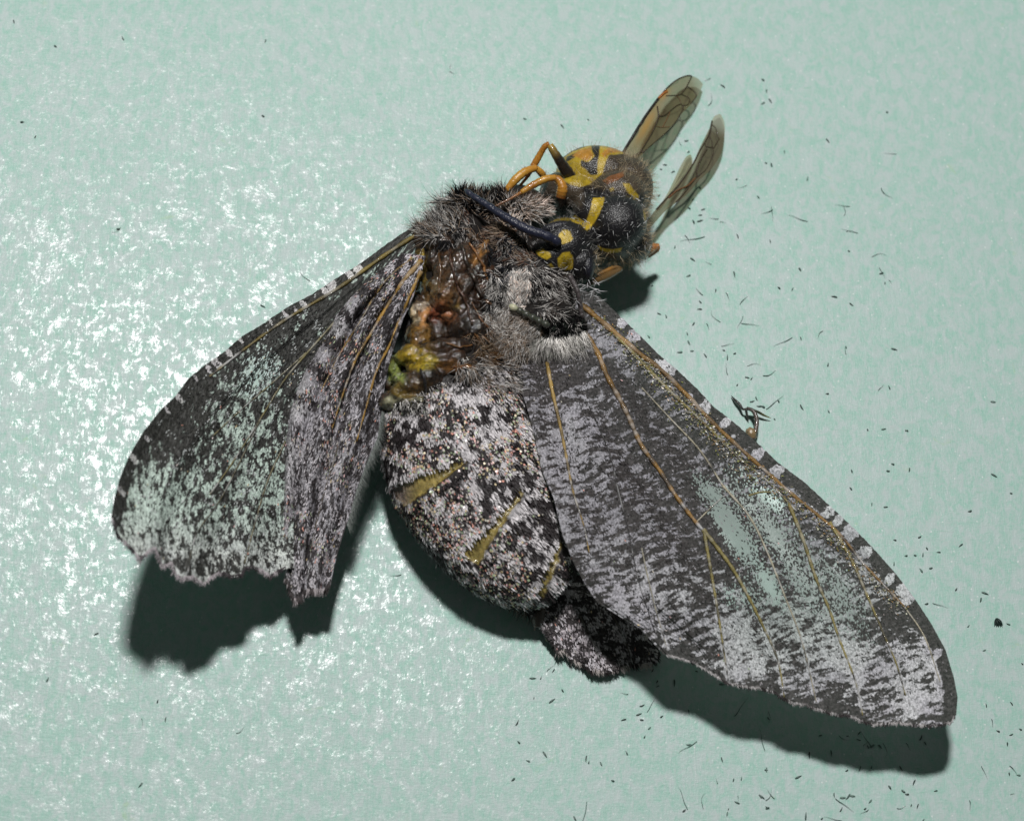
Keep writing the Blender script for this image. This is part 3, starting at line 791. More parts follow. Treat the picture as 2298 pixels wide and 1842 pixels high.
def wing_scales(parent, grid, n, seed, bright, glint, ufrom=0.0, L=(0.05, 0.10), cols=None, wid=0.03, sx=13, sy=22):
    X, Y, Z, U, V, Pg = grid
    r_ = np.random.default_rng(seed); nu, nv = X.shape
    i = (r_.uniform(ufrom, 0.985, n) * (nu - 2)).astype(int); j = (r_.uniform(0.01, 0.99, n) * (nv - 2)).astype(int)
    p = Pg[i, j] + (Pg[i + 1, j] - Pg[i, j]) * r_.uniform(size=(n, 1)) + (Pg[i, j + 1] - Pg[i, j]) * r_.uniform(size=(n, 1))
    nn = np.cross(Pg[i + 1, j] - Pg[i, j], Pg[i, j + 1] - Pg[i, j]); nn /= np.linalg.norm(nn, axis=1)[:, None] + 1e-9
    nn *= np.sign(nn[:, 2:3] + 1e-9); d = Pg[i + 1, j] - Pg[i, j]
    k = fbm(np.stack([X[i, j] / sx, Y[i, j] / sy, 0 * X[i, j]], 1), 2, seed)
    c = np.where((k > bright)[:, None], np.array([0.54, 0.51, 0.54]), np.array([0.045, 0.039, 0.041])) * r_.uniform(0.6, 1.2, (n, 1))
    if cols is not None: c = cols(c, X[i, j], Y[i, j], r_)
    g = r_.uniform(size=n) < glint * sstep(0.45, 0.6, fbm(p * 1.8, 2, seed + 5))
    c[g] = GC[r_.integers(0, 6, g.sum())] * r_.uniform(0.5, 1.0, (g.sum(), 1))  # some wing scales get the painted glint colours
    scale_quads('scales', p, nn, d, r_.uniform(*L, n), wid, c, M['scale'], parent, seed, 0.012, 0.3)
wing_scales(lhind, lhg, 6500, 41, 0.49, 0.30, 0.0, (0.045, 0.09), wid=0.020, sx=9, sy=30)
wing_scales(lwing, lwg, 4000, 42, 0.60, 0.04, 0.3, (0.04, 0.08), lambda c, x, y, r: c * np.array([0.72, 0.80, 0.75]), 0.024)
wing_scales(rwing, rwg, 2200, 43, 0.62, 0.03, 0.03, (0.03, 0.07), lambda c, x, y, r: c * 0.55, 0.022)
wing_scales(rhind, rhg, 1500, 44, 0.60, 0.02, 0.2)
# sparkling rubbed scales along the costal veins
def costal(n, line, wid, seed):
    r_ = np.random.default_rng(seed); L_ = smooth_line(line, 400); q = L_[r_.integers(0, 400, n)] + r_.normal(size=(n, 2)) * wid
    pts, nn = [], []
    for x, y in q:
        h, m = cast(RWB, x, y)
        if h is not None: pts.append(h); nn.append(m)
    pts, nn = np.array(pts), np.array(nn); k = len(pts)
    cols = np.array([[0.55, 0.50, 0.30], [0.62, 0.60, 0.52], [0.42, 0.44, 0.12], [0.55, 0.33, 0.12], [0.70, 0.68, 0.66]])[r_.integers(0, 5, k)] * r_.uniform(0.35, 1.0, (k, 1))
    scale_quads('vein_scales', pts, nn, np.tile([0.7, -0.7, 0.0], (k, 1)) + r_.normal(size=(k, 3)) * 0.6, r_.uniform(0.025, 0.06, k), 0.026, cols * 0.6, M['glint'], rwing, seed, 0.03, 0.6)
costal(1000, [(1330, 705), (1440, 812), (1540, 905), (1640, 1010), (1740, 1095), (1840, 1180), (1920, 1265), (2020, 1365)], 9, 51)
costal(400, [(1400, 770), (1500, 875), (1600, 985), (1700, 1085)], 12, 52)

# ---------------------------------------------------------- the torn-open side: wet flesh
LUMPS = [  # px, py, rx, ry, angle, colour
    (1000, 668, 36, 30, 0, (.22, .11, .035)), (984, 698, 18, 26, 20, (.36, .10, .045)), (1012, 636, 30, 26, 0, (.15, .08, .03)), (975, 640, 18, 17, 0, (.22, .15, .07)),
    (1008, 713, 21, 14, 10, (.38, .15, .06)), (1022, 690, 13, 12, 0, (.30, .20, .05)), (928, 702, 12, 28, -15, (.55, .43, .26)), (952, 716, 10, 28, 25, (.58, .28, .10)),
    (944, 690, 17, 10, 0, (.60, .50, .38)), (942, 762, 32, 42, 0, (.25, .13, .02)), (930, 800, 42, 24, 0, (.40, .28, .015)), (962, 812, 24, 18, -35, (.46, .36, .02)),
    (886, 826, 17, 30, 0, (.27, .33, .08)), (895, 850, 17, 15, 0, (.29, .36, .09)), (880, 802, 14, 13, 0, (.24, .27, .05)), (930, 868, 42, 28, 0, (.12, .065, .015)),
    (900, 882, 26, 18, 0, (.24, .16, .02)), (880, 905, 28, 15, 0, (.38, .37, .24)), (925, 902, 34, 14, 0, (.22, .20, .10)), (962, 850, 30, 32, 0, (.012, .010, .009)),
    (1003, 785, 55, 24, -10, (.05, .022, .010)), (1000, 815, 30, 13, 0, (.26, .11, .02)), (1044, 830, 38, 11, -5, (.28, .12, .03)), (1062, 742, 55, 50, 0, (.018, .013, .010)),
    (1030, 600, 30, 62, 25, (.07, .030, .015)), (1000, 600, 24, 50, 15, (.10, .05, .02)), (1062, 625, 14, 78, 28, (.03, .018, .012)), (1092, 684, 12, 11, 0, (.30, .15, .06)),
    (1078, 566, 13, 34, 30, (.36, .17, .04)), (944, 605, 15, 38, -12, (.26, .18, .02)), (960, 660, 16, 40, -10, (.15, .08, .02)), (1040, 690, 20, 45, 15, (.05, .025, .015)),
    (985, 740, 28, 30, 0, (.04, .022, .012)), (1085, 640, 12, 50, 24, (.10, .04, .02)), (975, 575, 20, 40, 10, (.06, .03, .015)), (1060, 545, 20, 22, 0, (.12, .07, .04))]
fl_parts = []
for x, y, rx, ry, a, c in LUMPS:
    h, n_ = cast(BBVH, x, y)
    z = (h[2] if h is not None else 1.5)
    fl_parts.append(ell(x, y, z - 0.02 + 0.10 * (c[0] > 0.2), rx / 100, ry / 100, min(rx, ry) / 100 * 0.9 + 0.08, -a))
# a ragged floor that ties the lumps together
FLP = [(940, 520), (1000, 545), (1060, 540), (1098, 600), (1098, 690), (1085, 760), (1110, 800), (1050, 835), (990, 850), (950, 890), (880, 918), (862, 880), (880, 800), (905, 720), (930, 650)]
k = 0
while k < 70:
    x, y = random.uniform(860, 1110), random.uniform(520, 920)
    if not in_poly(np.array([x]), np.array([y]), FLP)[0]: continue
    h, n_ = cast(BBVH, x, y)
    if h is None: continue
    r = random.uniform(0.10, 0.24)
    fl_parts.append(sphere_mesh(h, (r * random.uniform(.8, 1.8), r, r * 0.9), rotz(random.uniform(0, 180)), 14, 9)); k += 1
FV, FF, FN = remesh(fl_parts, 0.03, 3)
FV = FV + FN * (0.11 * (fbm(FV * 4.5, 3, 61) - 0.5) + 0.03 * (vnoise(FV * 16, 5) - 0.5))[:, None]
fx, fy = proj(FV)
fx2 = fx + 10 * (vnoise(FV * 5, 1) - 0.5) * 2; fy2 = fy + 10 * (vnoise(FV * 5, 2) - 0.5) * 2
acc = np.zeros((len(FV), 3)) + np.array([.030, .016, .009]) * 0.25; wt = np.zeros(len(FV)) + 0.25
for x, y, rx, ry, a, c in LUMPS:
    g_ = np.exp(-2.2 * np.maximum(0, -np.log(gauss(fx2, fy2, x, y, rx, ry, a) + 1e-12)) ** 1.3) * (1.6 if c[0] > 0.2 else 1.0)
    acc += np.array(c) * (0.72 if max(c) > 0.3 else 0.55) * g_[:, None]; wt += g_
fc = acc / wt[:, None]
strk = sstep(0.56, 0.66, fbm(FV * np.array([7, 7, 7]), 3, 77))
fc = fc * (1 - 0.75 * strk[:, None]) + np.array([.012, .009, .007]) * (0.75 * strk[:, None])
flesh = make_mesh('exposed_flesh', FV, FF, M['flesh'], moth, fc, origin=MO)
flesh['label'] = 'wet brown, yellow and green flesh laid open beside the left wing'
FBVH = bvh_of(FV, FF)
# shiny dark fibres hanging across the wound
for pts, r, c in (([(1035, 548), (1050, 600), (1075, 650), (1090, 700)], .07, (.025, .015, .010)), ([(1010, 560), (1020, 620), (1045, 680), (1060, 730)], .05, (.05, .022, .012)),
                  ([(985, 560), (990, 610), (985, 660)], .04, (.08, .04, .015)), ([(1052, 548), (1080, 590), (1096, 640)], .045, (.16, .07, .02)), ([(1060, 680), (1080, 720), (1110, 750)], .03, (.12, .06, .03)),
                  ([(950, 560), (946, 610), (930, 660)], .06, (.22, .15, .02)), ([(945, 830), (955, 860), (952, 900)], .05, (.012, .010, .010)), ([(1000, 770), (1030, 778), (1060, 775)], .025, (.15, .07, .02))):
    p = drape(FBVH, pts, 24, 0.03)
    if len(p) < 4: continue
    v, f = tube(p, 0.6 * r * (0.6 + 0.6 * np.sin(np.linspace(0.3, 2.8, len(p)))) * (0.8 + 0.5 * vnoise(p * 9, 6)), 8)
    make_mesh('muscle_strand', v, f, M['flesh'], flesh, np.tile(np.array(c), (len(v), 1)), origin=MO)

# ---------------------------------------------------------- fur
BIG = BVHTree.FromPolygons([tuple(p) for p in np.vstack([BV, FV])], BF + [tuple(i + len(BV) for i in f) for f in FF])
GREY, BLK, TAN, WHT, PNK = (.52, .49, .465), (.007, .007, .008), (.36, .27, .20), (.90, .87, .83), (.95, .80, .71)
def fur(name, poly, n, ang, L, wd, cols, lift=0.5, spread=0.35, bend=0.3, seed=0, dark_from=None):
    """hairs rooted where the sight lines through an area meet the body, lying towards a compass direction (degrees, 0 = right, 90 = up the sheet)"""
    r_ = np.random.default_rng(seed); xs = [p[0] for p in poly]; ys = [p[1] for p in poly]
    R, Dr, Cc = [], [], []; tries = 0
    while len(R) < n and tries < n * 8:
        tries += 1
        x, y = r_.uniform(min(xs), max(xs)), r_.uniform(min(ys), max(ys))
        if not in_poly(np.array([x]), np.array([y]), poly)[0]: continue
        h, m = cast(BIG, x, y)
        if h is None: continue
        a = math.radians(ang + r_.normal() * spread * 60)
        Dr.append(np.array([math.cos(a), math.sin(a), 0]) + m * lift * r_.uniform(0.5, 1.5)); R.append(h - m * 0.02)
        Cc.append((x, y, r_.uniform(0.6, 1.25)))
    # neighbouring hairs share a tuft: its colour and its lean
    cx = np.array(Cc); q = np.stack([cx[:, 0] / 11, cx[:, 1] / 11, np.zeros(len(cx))], 1)
    pick = np.clip(((vnoise(q, seed) - 0.5) * 1.5 + 0.5 + r_.normal(size=len(cx)) * 0.22) * len(cols), 0, len(cols) - 1e-3).astype(int)
    Cc = np.array(cols)[pick] * cx[:, 2:3]
    lean = np.stack([vnoise(q * 0.9, seed + 50) - 0.5, vnoise(q * 0.9, seed + 60) - 0.5, np.zeros(len(cx))], 1)
    Dr = np.array(Dr) + lean * 1.6
    v, f, m = hairs(R, Dr, L * r_.uniform(0.55, 1.3, len(R)) * (0.7 + 0.6 * vnoise(q * 0.8, seed + 70)), wd, bend, 0.1, 4)
    o = make_mesh(name, v, f, M['fur'], moth, np.repeat(np.array(Cc), m, 0), origin=MO); o['kind'] = 'stuff'
    return o
fur('collar_fur', [(935, 512), (955, 482), (990, 452), (1030, 445), (1045, 500), (1000, 535), (955, 535)], 1300, 150, .40, .018, [BLK, GREY, BLK, TAN, BLK, WHT], .35, .4, .5, seed=1)
fur('crest_fur', [(1015, 445), (1040, 425), (1075, 420), (1130, 430), (1150, 455), (1110, 480), (1040, 475)], 1300, 95, .28, .028, [BLK, BLK, TAN, BLK, BLK, GREY], .9, .4, seed=2)
fur('pale_tuft', [(1130, 455), (1160, 440), (1200, 442), (1235, 455), (1240, 490), (1190, 500), (1140, 490)], 700, 60, .24, .026, [PNK, PNK, WHT, TAN, GREY], .7, .6, seed=3)
fur('throat_fur', [(1040, 470), (1130, 478), (1190, 500), (1215, 560), (1200, 600), (1150, 590), (1100, 560), (1060, 540)], 1500, 200, .22, .024, [TAN, BLK, (.16, .08, .05), GREY], .5, .6, seed=4)
fur('black_fur', [(1092, 530), (1150, 530), (1155, 600), (1130, 640), (1100, 620)], 900, 268, .30, .024, [BLK, BLK, BLK, (.03, .035, .05), GREY], .35, .2, seed=5)
fur('side_fur', [(1095, 600), (1140, 610), (1145, 700), (1110, 740), (1092, 700)], 1100, 235, .24, .022, [WHT, GREY, WHT, WHT, GREY, BLK], .55, .35, seed=6)
fur('silver_fur', [(1140, 600), (1185, 590), (1195, 640), (1180, 700), (1140, 700)], 1300, 262, .20, .022, [WHT, PNK, WHT, GREY], .30, .18, seed=7)
fur('dark_fur', [(1180, 590), (1235, 600), (1300, 630), (1315, 690), (1240, 712), (1185, 690)], 1300, 300, .26, .022, [BLK, GREY, BLK, WHT, GREY, (.10, .08, .07)], .45, .6, seed=8)
fur('mane_fur', [(1088, 705), (1150, 690), (1215, 720), (1235, 790), (1160, 800), (1100, 770)], 1700, 238, .30, .020, [TAN, WHT, GREY, WHT, (.44, .36, .30)], .45, .4, .5, seed=9)
fur('brown_fur', [(1050, 745), (1110, 750), (1160, 800), (1150, 830), (1080, 810)], 700, 300, .28, .020, [(.16, .08, .03), (.20, .15, .10), BLK, TAN], .5, .7, seed=10)
fur('tail_fan', [(1205, 745), (1260, 750), (1318, 735), (1325, 775), (1290, 800), (1215, 790)], 1500, 274, .46, .022, [WHT, WHT, GREY, (.40, .40, .36)], .35, .22, seed=11)
fur('crown_tuft', [(1212, 715), (1250, 712), (1300, 708), (1320, 735), (1300, 765), (1240, 762)], 900, 200, .15, .030, [BLK, BLK, (.02, .028, .022), BLK, GREY], 1.2, .8, seed=12)
fur('waist_fur', [(1030, 800), (1090, 795), (1150, 820), (1190, 850), (1160, 880), (1090, 870), (1020, 850)], 1500, 285, .30, .020, [TAN, GREY, WHT, GREY, BLK], .4, .5, seed=13)
fur('flank_fur', [(880, 905), (960, 870), (1010, 850), (1030, 880), (960, 920), (880, 930)], 700, 285, .18, .022, [GREY, BLK, WHT], .35, .4, seed=14)
fur('nape_fur', [(965, 520), (1005, 505), (1060, 508), (1070, 535), (1035, 555), (985, 550)], 420, 262, .26, .018, [BLK, BLK, GREY, BLK, BLK], .4, .4, seed=15)
fur('torn_fibres', [(950, 540), (1070, 550), (1095, 640), (1085, 760), (1040, 830), (950, 880), (890, 880), (920, 760), (950, 640)], 130, 285, .20, .012, [BLK, (.06, .03, .015), BLK, (.12, .06, .02)], .10, .8, .6, seed=16)
# fine hairs along the hindwing's free edge
X_, Y_, Z_, U_, V_, Pg = lhg
i_ = rng.integers(140, 245, 650); e = Pg[i_, -1]; dr = np.tile([0.45, -0.85, 0.05], (650, 1)) + rng.normal(size=(650, 3)) * 0.14
v, f, m = hairs(e, dr, rng.uniform(.10, .30, 650), .010, .25, .1, 3)
o = make_mesh('edge_hair', v, f, M['fur'], lhind, np.repeat(np.array([[.30, .33, .31]]) * rng.uniform(.5, 1.2, (650, 1)), m, 0), origin=MO); o['kind'] = 'stuff'

# ---------------------------------------------------------- the moth's own limbs
def limb(name, pts, rads, col, parent, origin, sides=10, n=24, mat='leg', wob=0.0):
    p = np.array(pts, float); q = smooth_line(p, n); w = W(q[:, 0], q[:, 1], q[:, 2])
    r = np.interp(np.linspace(0, 1, n), np.linspace(0, 1, len(rads)), rads)
    if wob: r = r * (1 + wob * np.sin(np.arange(n) * 2.1))
    v, f = tube(w, r, sides)
    c = np.array(col)
    if c.ndim == 2: c = np.repeat(np.stack([np.interp(np.linspace(0, 1, n), np.linspace(0, 1, len(c)), c[:, k]) for k in range(3)], 1), sides, 0)
    else: c = np.tile(c, (len(v), 1))
    return make_mesh(name, v, f, M[mat], parent, c, origin=origin)
# beaded foot lying across the fur
lg = bpy.data.objects.new('leg', None); link(lg, moth); lg['label'] = 'beaded dark foot with pale tip resting on the mane'
for k in range(6):
    x, y = 1152 + 14.5 * k, 690 + 7.5 * k
    h, n_ = cast(BIG, x, y); zz = (h[2] if h is not None else 2.4) + 0.16
    limb('foot_bead', [(x - 8, y - 4, zz), (x, y, zz + .02), (x + 8, y + 4, zz)], [.045, .085, .05], (.46, .46, .32) if k == 0 else (.05, .055, .042), lg, MO, 10, 8)
# curled leg beyond the right wing's front edge
lg = bpy.data.objects.new('leg', None); link(lg, moth); lg['label'] = 'curled brown leg with spurs sticking out behind the long forewing'
limb('tibia', [(1690, 985, .25), (1697, 960, .28), (1698, 940, .30), (1690, 922, .30), (1676, 916, .26)], [.05, .055, .05, .05, .04], [(.10, .07, .05), (.06, .05, .045)], lg, MO, 8)
limb('claw', [(1676, 917, .26), (1667, 918, .2), (1660, 908, .15), (1650, 898, .12), (1641, 888, .06)], [.025, .03, .04, .03, .008], (.035, .035, .032), lg, MO, 6)
limb('claw', [(1676, 916, .26), (1700, 924, .2), (1715, 932, .15), (1730, 938, .1)], [.03, .035, .03, .006], [(.035, .035, .032), (.04, .05, .03), (.16, .14, .03)], lg, MO, 6)
limb('spur', [(1674, 918, .25), (1676, 930, .15), (1680, 945, .06)], [.035, .03, .006], (.04, .042, .035), lg, MO, 6)
limb('coxa', [(1680, 975, .2), (1684, 968, .26), (1690, 985, .2)], [.08, .12, .09], (.24, .17, .09), lg, MO, 8)
# stubby rear foot below the abdomen tip
lg = bpy.data.objects.new('leg', None); link(lg, moth); lg['label'] = 'stubby scaly brown foot below the abdomen tip'
limb('foot', [(1222, 1345, .55), (1215, 1365, .5), (1208, 1388, .42), (1206, 1406, .35)], [.07, .11, .16, .10], (.07, .05, .042), lg, MO, 10)
v_ = rng.uniform(size=(260, 2)); rt = W(1150 + 62 * v_[:, 0], 1338 + 45 * v_[:, 1] * v_[:, 0] + 10 * v_[:, 1], 0.45 + 0 * v_[:, 0])
v, f, m = hairs(rt, np.tile([-0.1, -1, -0.3], (260, 1)) + rng.normal(size=(260, 3)) * .35, rng.uniform(.15, .35, 260), .022, .3, .1, 3)
o = make_mesh('clasper_fur', v, f, M['fur'], moth, np.repeat(np.array([GREY, BLK, BLK, TAN])[rng.integers(0, 4, 260)], m, 0), origin=MO); o['kind'] = 'stuff'

# ================================================================== the wasp
wasp = empty('wasp', tuple(W(np.array(1340.), np.array(480.), 0.)), 'black and yellow wasp gripping the front of the moth with raised smoky wings', 'wasp')
WO = np.array(wasp.location)
wp = [ell(1345, 402, 1.00, 1.02, .74, .85, -8), ell(1405, 425, 1.1, .62, .72, .85, 0), ell(1385, 445, 1.5, .72, .6, .75), ell(1386, 500, 2.0, .66, .66, .60), ell(1330, 482, 1.85, .48, .48, .52),
      ell(1372, 552, 1.75, .55, .30, .5), ell(1410, 545, 1.5, .55, .45, .5), ell(1305, 535, 2.0, .35, .35, .35), ell(1268, 545, 2.25, .56, .58, .45), ell(1238, 575, 2.1, .48, .46, .48), ell(1300, 590, 2.05, .40, .42, .45),
      ell(1255, 430, 1.2, .45, .4, .6), ell(1290, 440, 1.5, .5, .45, .6)]
QV, QF, QN = remesh(wp, 0.026, 5)
qx, qy = proj(QV)
qx = qx + 5 * (fbm(QV * 6, 2, 3) - 0.5); qy = qy + 5 * (fbm(QV * 6, 2, 4) - 0.5)
ctop = QN @ (-FWD) > -0.15
YEL, ORG = np.array([.46, .32, .022]), np.array([.40, .19, .025])
qc = np.tile(np.array([.010, .0095, .011]), (len(QV), 1))
fuzz = np.maximum(sstep(436, 424, qy + 0.12 * (1390 - qx)), sstep(1440, 1452, qx)); fuzz = np.maximum(fuzz, sstep(560, 574, qy) * sstep(1330, 1345, qx))
fuzz = np.maximum(fuzz, sstep(1318, 1300, qx) * sstep(480, 455, qy))
qc = qc * (1 - fuzz[:, None]) + (np.array([.050, .038, .026]) * (0.4 + 1.3 * fbm(QV * 5, 3, 44))[:, None]) * fuzz[:, None]
MARKS = [([(1332, 444), (1356, 443), (1352, 462), (1343, 483), (1324, 514), (1313, 505), (1322, 480)], YEL), ([(1276, 489), (1292, 484), (1308, 494), (1322, 513), (1318, 518), (1302, 504), (1285, 496)], YEL),
    ([(1226, 497), (1250, 489), (1276, 488), (1280, 494), (1250, 496), (1230, 503)], YEL * .35), ([(1256, 523), (1264, 515), (1277, 520), (1285, 535), (1281, 541), (1262, 549), (1251, 540)], YEL),
    ([(1251, 580), (1262, 568), (1278, 566), (1285, 580), (1284, 602), (1270, 608), (1254, 600)], YEL * .85), ([(1203, 563), (1218, 557), (1235, 568), (1238, 578), (1226, 583), (1208, 573)], YEL * .9),
    ([(1220, 597), (1235, 592), (1243, 600), (1238, 608), (1222, 606)], YEL * .5), ([(1398, 412), (1412, 413), (1432, 438), (1434, 448), (1424, 446), (1408, 428)], YEL * .85),
    ([(1366, 425), (1375, 420), (1378, 427), (1368, 431)], YEL * .6), ([(1444, 468), (1450, 470), (1453, 488), (1447, 496)], YEL * .6), ([(1341, 551), (1352, 556), (1378, 560), (1396, 556), (1394, 565), (1370, 568), (1350, 562)], YEL),
    ([(1240, 395), (1250, 366), (1282, 340), (1325, 326), (1370, 323), (1412, 330), (1422, 342), (1398, 346), (1368, 348), (1358, 366), (1352, 390), (1335, 404), (1322, 416), (1300, 420), (1270, 410), (1250, 412)], YEL * .82),
    ([(1326, 328), (1347, 325), (1344, 345), (1340, 366), (1342, 392), (1326, 392), (1318, 384), (1303, 372), (1304, 360), (1322, 364), (1334, 352)], np.array([.012, .010, .008])), ([(1272, 352), (1292, 343), (1290, 354), (1270, 366)], np.array([.02, .016, .01])),
    ([(1284, 350), (1300, 337), (1325, 331), (1330, 350), (1318, 361), (1300, 356)], ORG * 1.0), ([(1349, 345), (1370, 328), (1404, 333), (1396, 341), (1370, 343), (1357, 354)], ORG * .95),
    ([(1352, 407), (1375, 393), (1402, 384), (1400, 396), (1382, 406), (1364, 413)], np.array([.17, .065, .02]))]
for poly, c in MARKS:
    m_ = np.where(ctop, 1 - sstep(-1.2, 1.6, sdf(qx, qy, poly)), 0)[:, None]
    qc = qc * (1 - m_) + (c * (0.45 + 1.0 * fbm(QV * 9, 3, 31))[:, None]) * m_
wbody = make_mesh('body', QV, QF, M['wasp'], wasp, qc, origin=WO)
wbody['label'] = 'black head, thorax and abdomen with bright yellow spots and bands'
QB = bvh_of(QV, QF)
for (x, y, rx, ry, a, zz) in ((1250, 514, .40, .15, 14, 2.42), (1316, 592, .16, .36, 10, 2.22)):
    v, f = sphere_mesh(W(np.array(float(x)), np.array(float(y)), zz), (rx, ry, .24), rotz(a), 32, 20)
    make_mesh('eye', v, f, M['wasp'], wasp, np.tile([.012, .012, .018], (len(v), 1)), origin=WO)

def antenna(pts, r0, r1, nseg, col):
    p = np.array(pts, float); q = smooth_line(p, nseg * 6); w = W(q[:, 0], q[:, 1], q[:, 2]); n = len(q)
    t = np.linspace(0, 1, n); r = (r0 + (r1 - r0) * t ** 2.2) * (0.74 + 0.28 * np.abs(np.sin(t * nseg * math.pi)) ** 0.35); r[-3:] *= (0.8, 0.55, 0.2)
    v, f = tube(w, r, 12)
    return make_mesh('antenna', v, f, M['wasp'], wasp, np.tile(np.array(col) , (len(v), 1)), origin=WO)
antenna([(1256, 546, 2.70), (1223, 529, 2.85), (1181, 514, 2.85), (1132, 486, 2.75), (1089, 458, 2.6), (1061, 440, 2.5), (1042, 425, 2.42)], .112, .062, 12, (.014, .016, .034))
antenna([(1278, 618, 2.5), (1290, 640, 2.6), (1298, 660, 2.55), (1303, 690, 2.4), (1306, 715, 2.3)], .06, .05, 9, (.06, .05, .05))

def wleg(label, segs):
    e = bpy.data.objects.new('leg', None); link(e, wasp); e['label'] = label
    for nm, pts, rads, col in segs:
        o = limb(nm, pts, rads, col, e, WO, 10, 22, wob=0.05)
        q = smooth_line(np.array(pts, float), 60); w = W(q[:, 0], q[:, 1], q[:, 2]); k = rng.integers(2, 58, 46)
        d = rng.normal(size=(46, 3)); r_ = np.interp(k / 60, np.linspace(0, 1, len(rads)), rads)
        d /= np.linalg.norm(d, axis=1)[:, None]
        v, f, m = hairs(w[k] + d * r_[:, None] * 0.9, d + 0.9 * (w[np.minimum(k + 2, 59)] - w[k]) / 0.05, rng.uniform(.05, .11, 46), .007, .2, 0, 2)
        h = make_mesh('leg_hair', v, f, M['whair'], o, np.tile([.30, .20, .08], (len(v), 1)), origin=WO); h['kind'] = 'stuff'
O1, O2, O3, DKB = (.42, .19, .025), (.30, .115, .015), (.48, .26, .04), (.020, .014, .010)
wleg('high bent leg with dark thigh and orange shin', [
    ('femur', [(1290, 412, 1.7), (1272, 386, 1.95), (1250, 352, 2.2), (1234, 326, 2.3)], [.13, .14, .11, .08], [DKB, DKB, DKB, (.34, .22, .04)]),
    ('tibia', [(1233, 324, 2.3), (1222, 330, 2.25), (1210, 350, 2.1), (1194, 378, 1.95)], [.07, .07, .08, .075], [O2, O1, O2]),
    ('tarsus', [(1194, 378, 1.95), (1185, 395, 1.9), (1160, 425, 1.9)], [.05, .035, .03], [O1, O1])])
wleg('orange leg reaching down to the collar fur', [
    ('femur', [(1224, 402, 1.75), (1214, 388, 1.95), (1203, 378, 2.05)], [.07, .085, .07], [O1, O3]),
    ('tibia', [(1204, 377, 2.05), (1180, 385, 2.1), (1158, 402, 2.1), (1136, 428, 2.0)], [.075, .10, .10, .07], [O1, O3, O1]),
    ('tarsus', [(1136, 428, 2.0), (1126, 440, 1.95), (1115, 455, 1.9)], [.04, .03, .02], [O1, O2])])
wleg('stout glossy orange leg folded over the pale tuft', [
    ('femur', [(1258, 444, 2.1), (1262, 422, 2.25), (1255, 405, 2.3), (1246, 400, 2.3)], [.12, .125, .10, .08], [(.10, .03, .01), O1, O1, O2]),
    ('tibia', [(1247, 399, 2.32), (1225, 402, 2.35), (1198, 415, 2.3), (1170, 432, 2.25)], [.07, .085, .085, .06], [O1, O3, O2, O3]),
    ('tarsus', [(1170, 432, 2.25), (1150, 444, 2.2), (1122, 458, 2.15), (1100, 470, 2.1)], [.04, .03, .025, .015], [O2, (.16, .07, .03), (.10, .05, .03)])])
wleg('orange-tipped leg poking out on the shadow side', [
    ('femur', [(1420, 580, 1.2), (1445, 568, 1.1), (1470, 553, 1.0)], [.10, .12, .09], [(.12, .08, .05), (.20, .11, .04), (.42, .16, .04)]),
    ('tibia', [(1473, 550, 1.0), (1474, 560, .9), (1455, 575, .75)], [.07, .06, .05], [(.40, .16, .04), (.20, .10, .04)])])
wleg('folded leg with an orange knee under the head', [
    ('femur', [(1318, 640, 1.9), (1345, 628, 1.75), (1372, 615, 1.6), (1394, 604, 1.5)], [.06, .08, .085, .05], [(.07, .04, .015), (.12, .07, .025), (.14, .09, .04)]),
    ('tibia', [(1394, 603, 1.5), (1380, 600, 1.55), (1360, 608, 1.6), (1340, 618, 1.65)], [.045, .05, .05, .04], [(.12, .08, .04), (.26, .13, .03), (.09, .055, .025)])])

# ---- wasp wings
def wasp_wing(name, lead, trail, zb, zt, colfun, veins, label, arch=0.0, nu=70, nv=16):
    L_, T_ = smooth_line(lead, nu), smooth_line(trail, nu)
    v_ = np.linspace(0, 1, nv)[None, :, None]; P2 = L_[:, None] * (1 - v_) + T_[:, None] * v_
    u = np.linspace(0, 1, nu)[:, None] + 0 * v_[..., 0]; vv = v_[..., 0] + 0 * u
    Z = zb + (zt - zb) * u + arch * np.sin(vv * math.pi * 2) * np.sin(u * math.pi)
    P = W(P2[..., 0], P2[..., 1], Z).reshape(-1, 3); i = np.arange(nu * nv).reshape(nu, nv)
    F = np.stack([i[:-1, :-1], i[1:, :-1], i[1:, 1:], i[:-1, 1:]], -1).reshape(-1, 4)
    c = colfun(P2[..., 0].ravel(), P2[..., 1].ravel(), u.ravel(), vv.ravel())
    o = make_mesh(name, P, F, M['wwing'], wasp, c, origin=WO); o['label'] = label
    b = bvh_of(P, F.tolist())
    for pts, r, col in veins:
        p = drape(b, pts, 26, 0.012)
        if len(p) < 3: continue
        v, f = tube(p, r, 6); make_mesh('vein', v, f, M['vein'], o, np.tile(np.array(col), (len(v), 1)), origin=WO)
    return o
def z4(pts): return [(1370 + x * .2141, 150 + y * .2141) for x, y in pts]
VB, VD = (.035, .022, .010), (.012, .009, .007)
def c1(x, y, u, v):
    n = len(x); c = np.tile(np.array([.13, .11, .065, .50]), (n, 1))
    a = 0.9 * gauss(x, y, 1450, 285, 55, 13, -62) + 0.9 * gauss(x, y, 1492, 210, 16, 8, -55); a = np.clip(a, 0, 1)[:, None]
    c = c * (1 - a) + np.array([.34, .18, .03, .15]) * a
    t = sstep(0.86, 0.97, u)[:, None]; c = c * (1 - t) + np.array([.34, .38, .32, .55]) * t
    return c
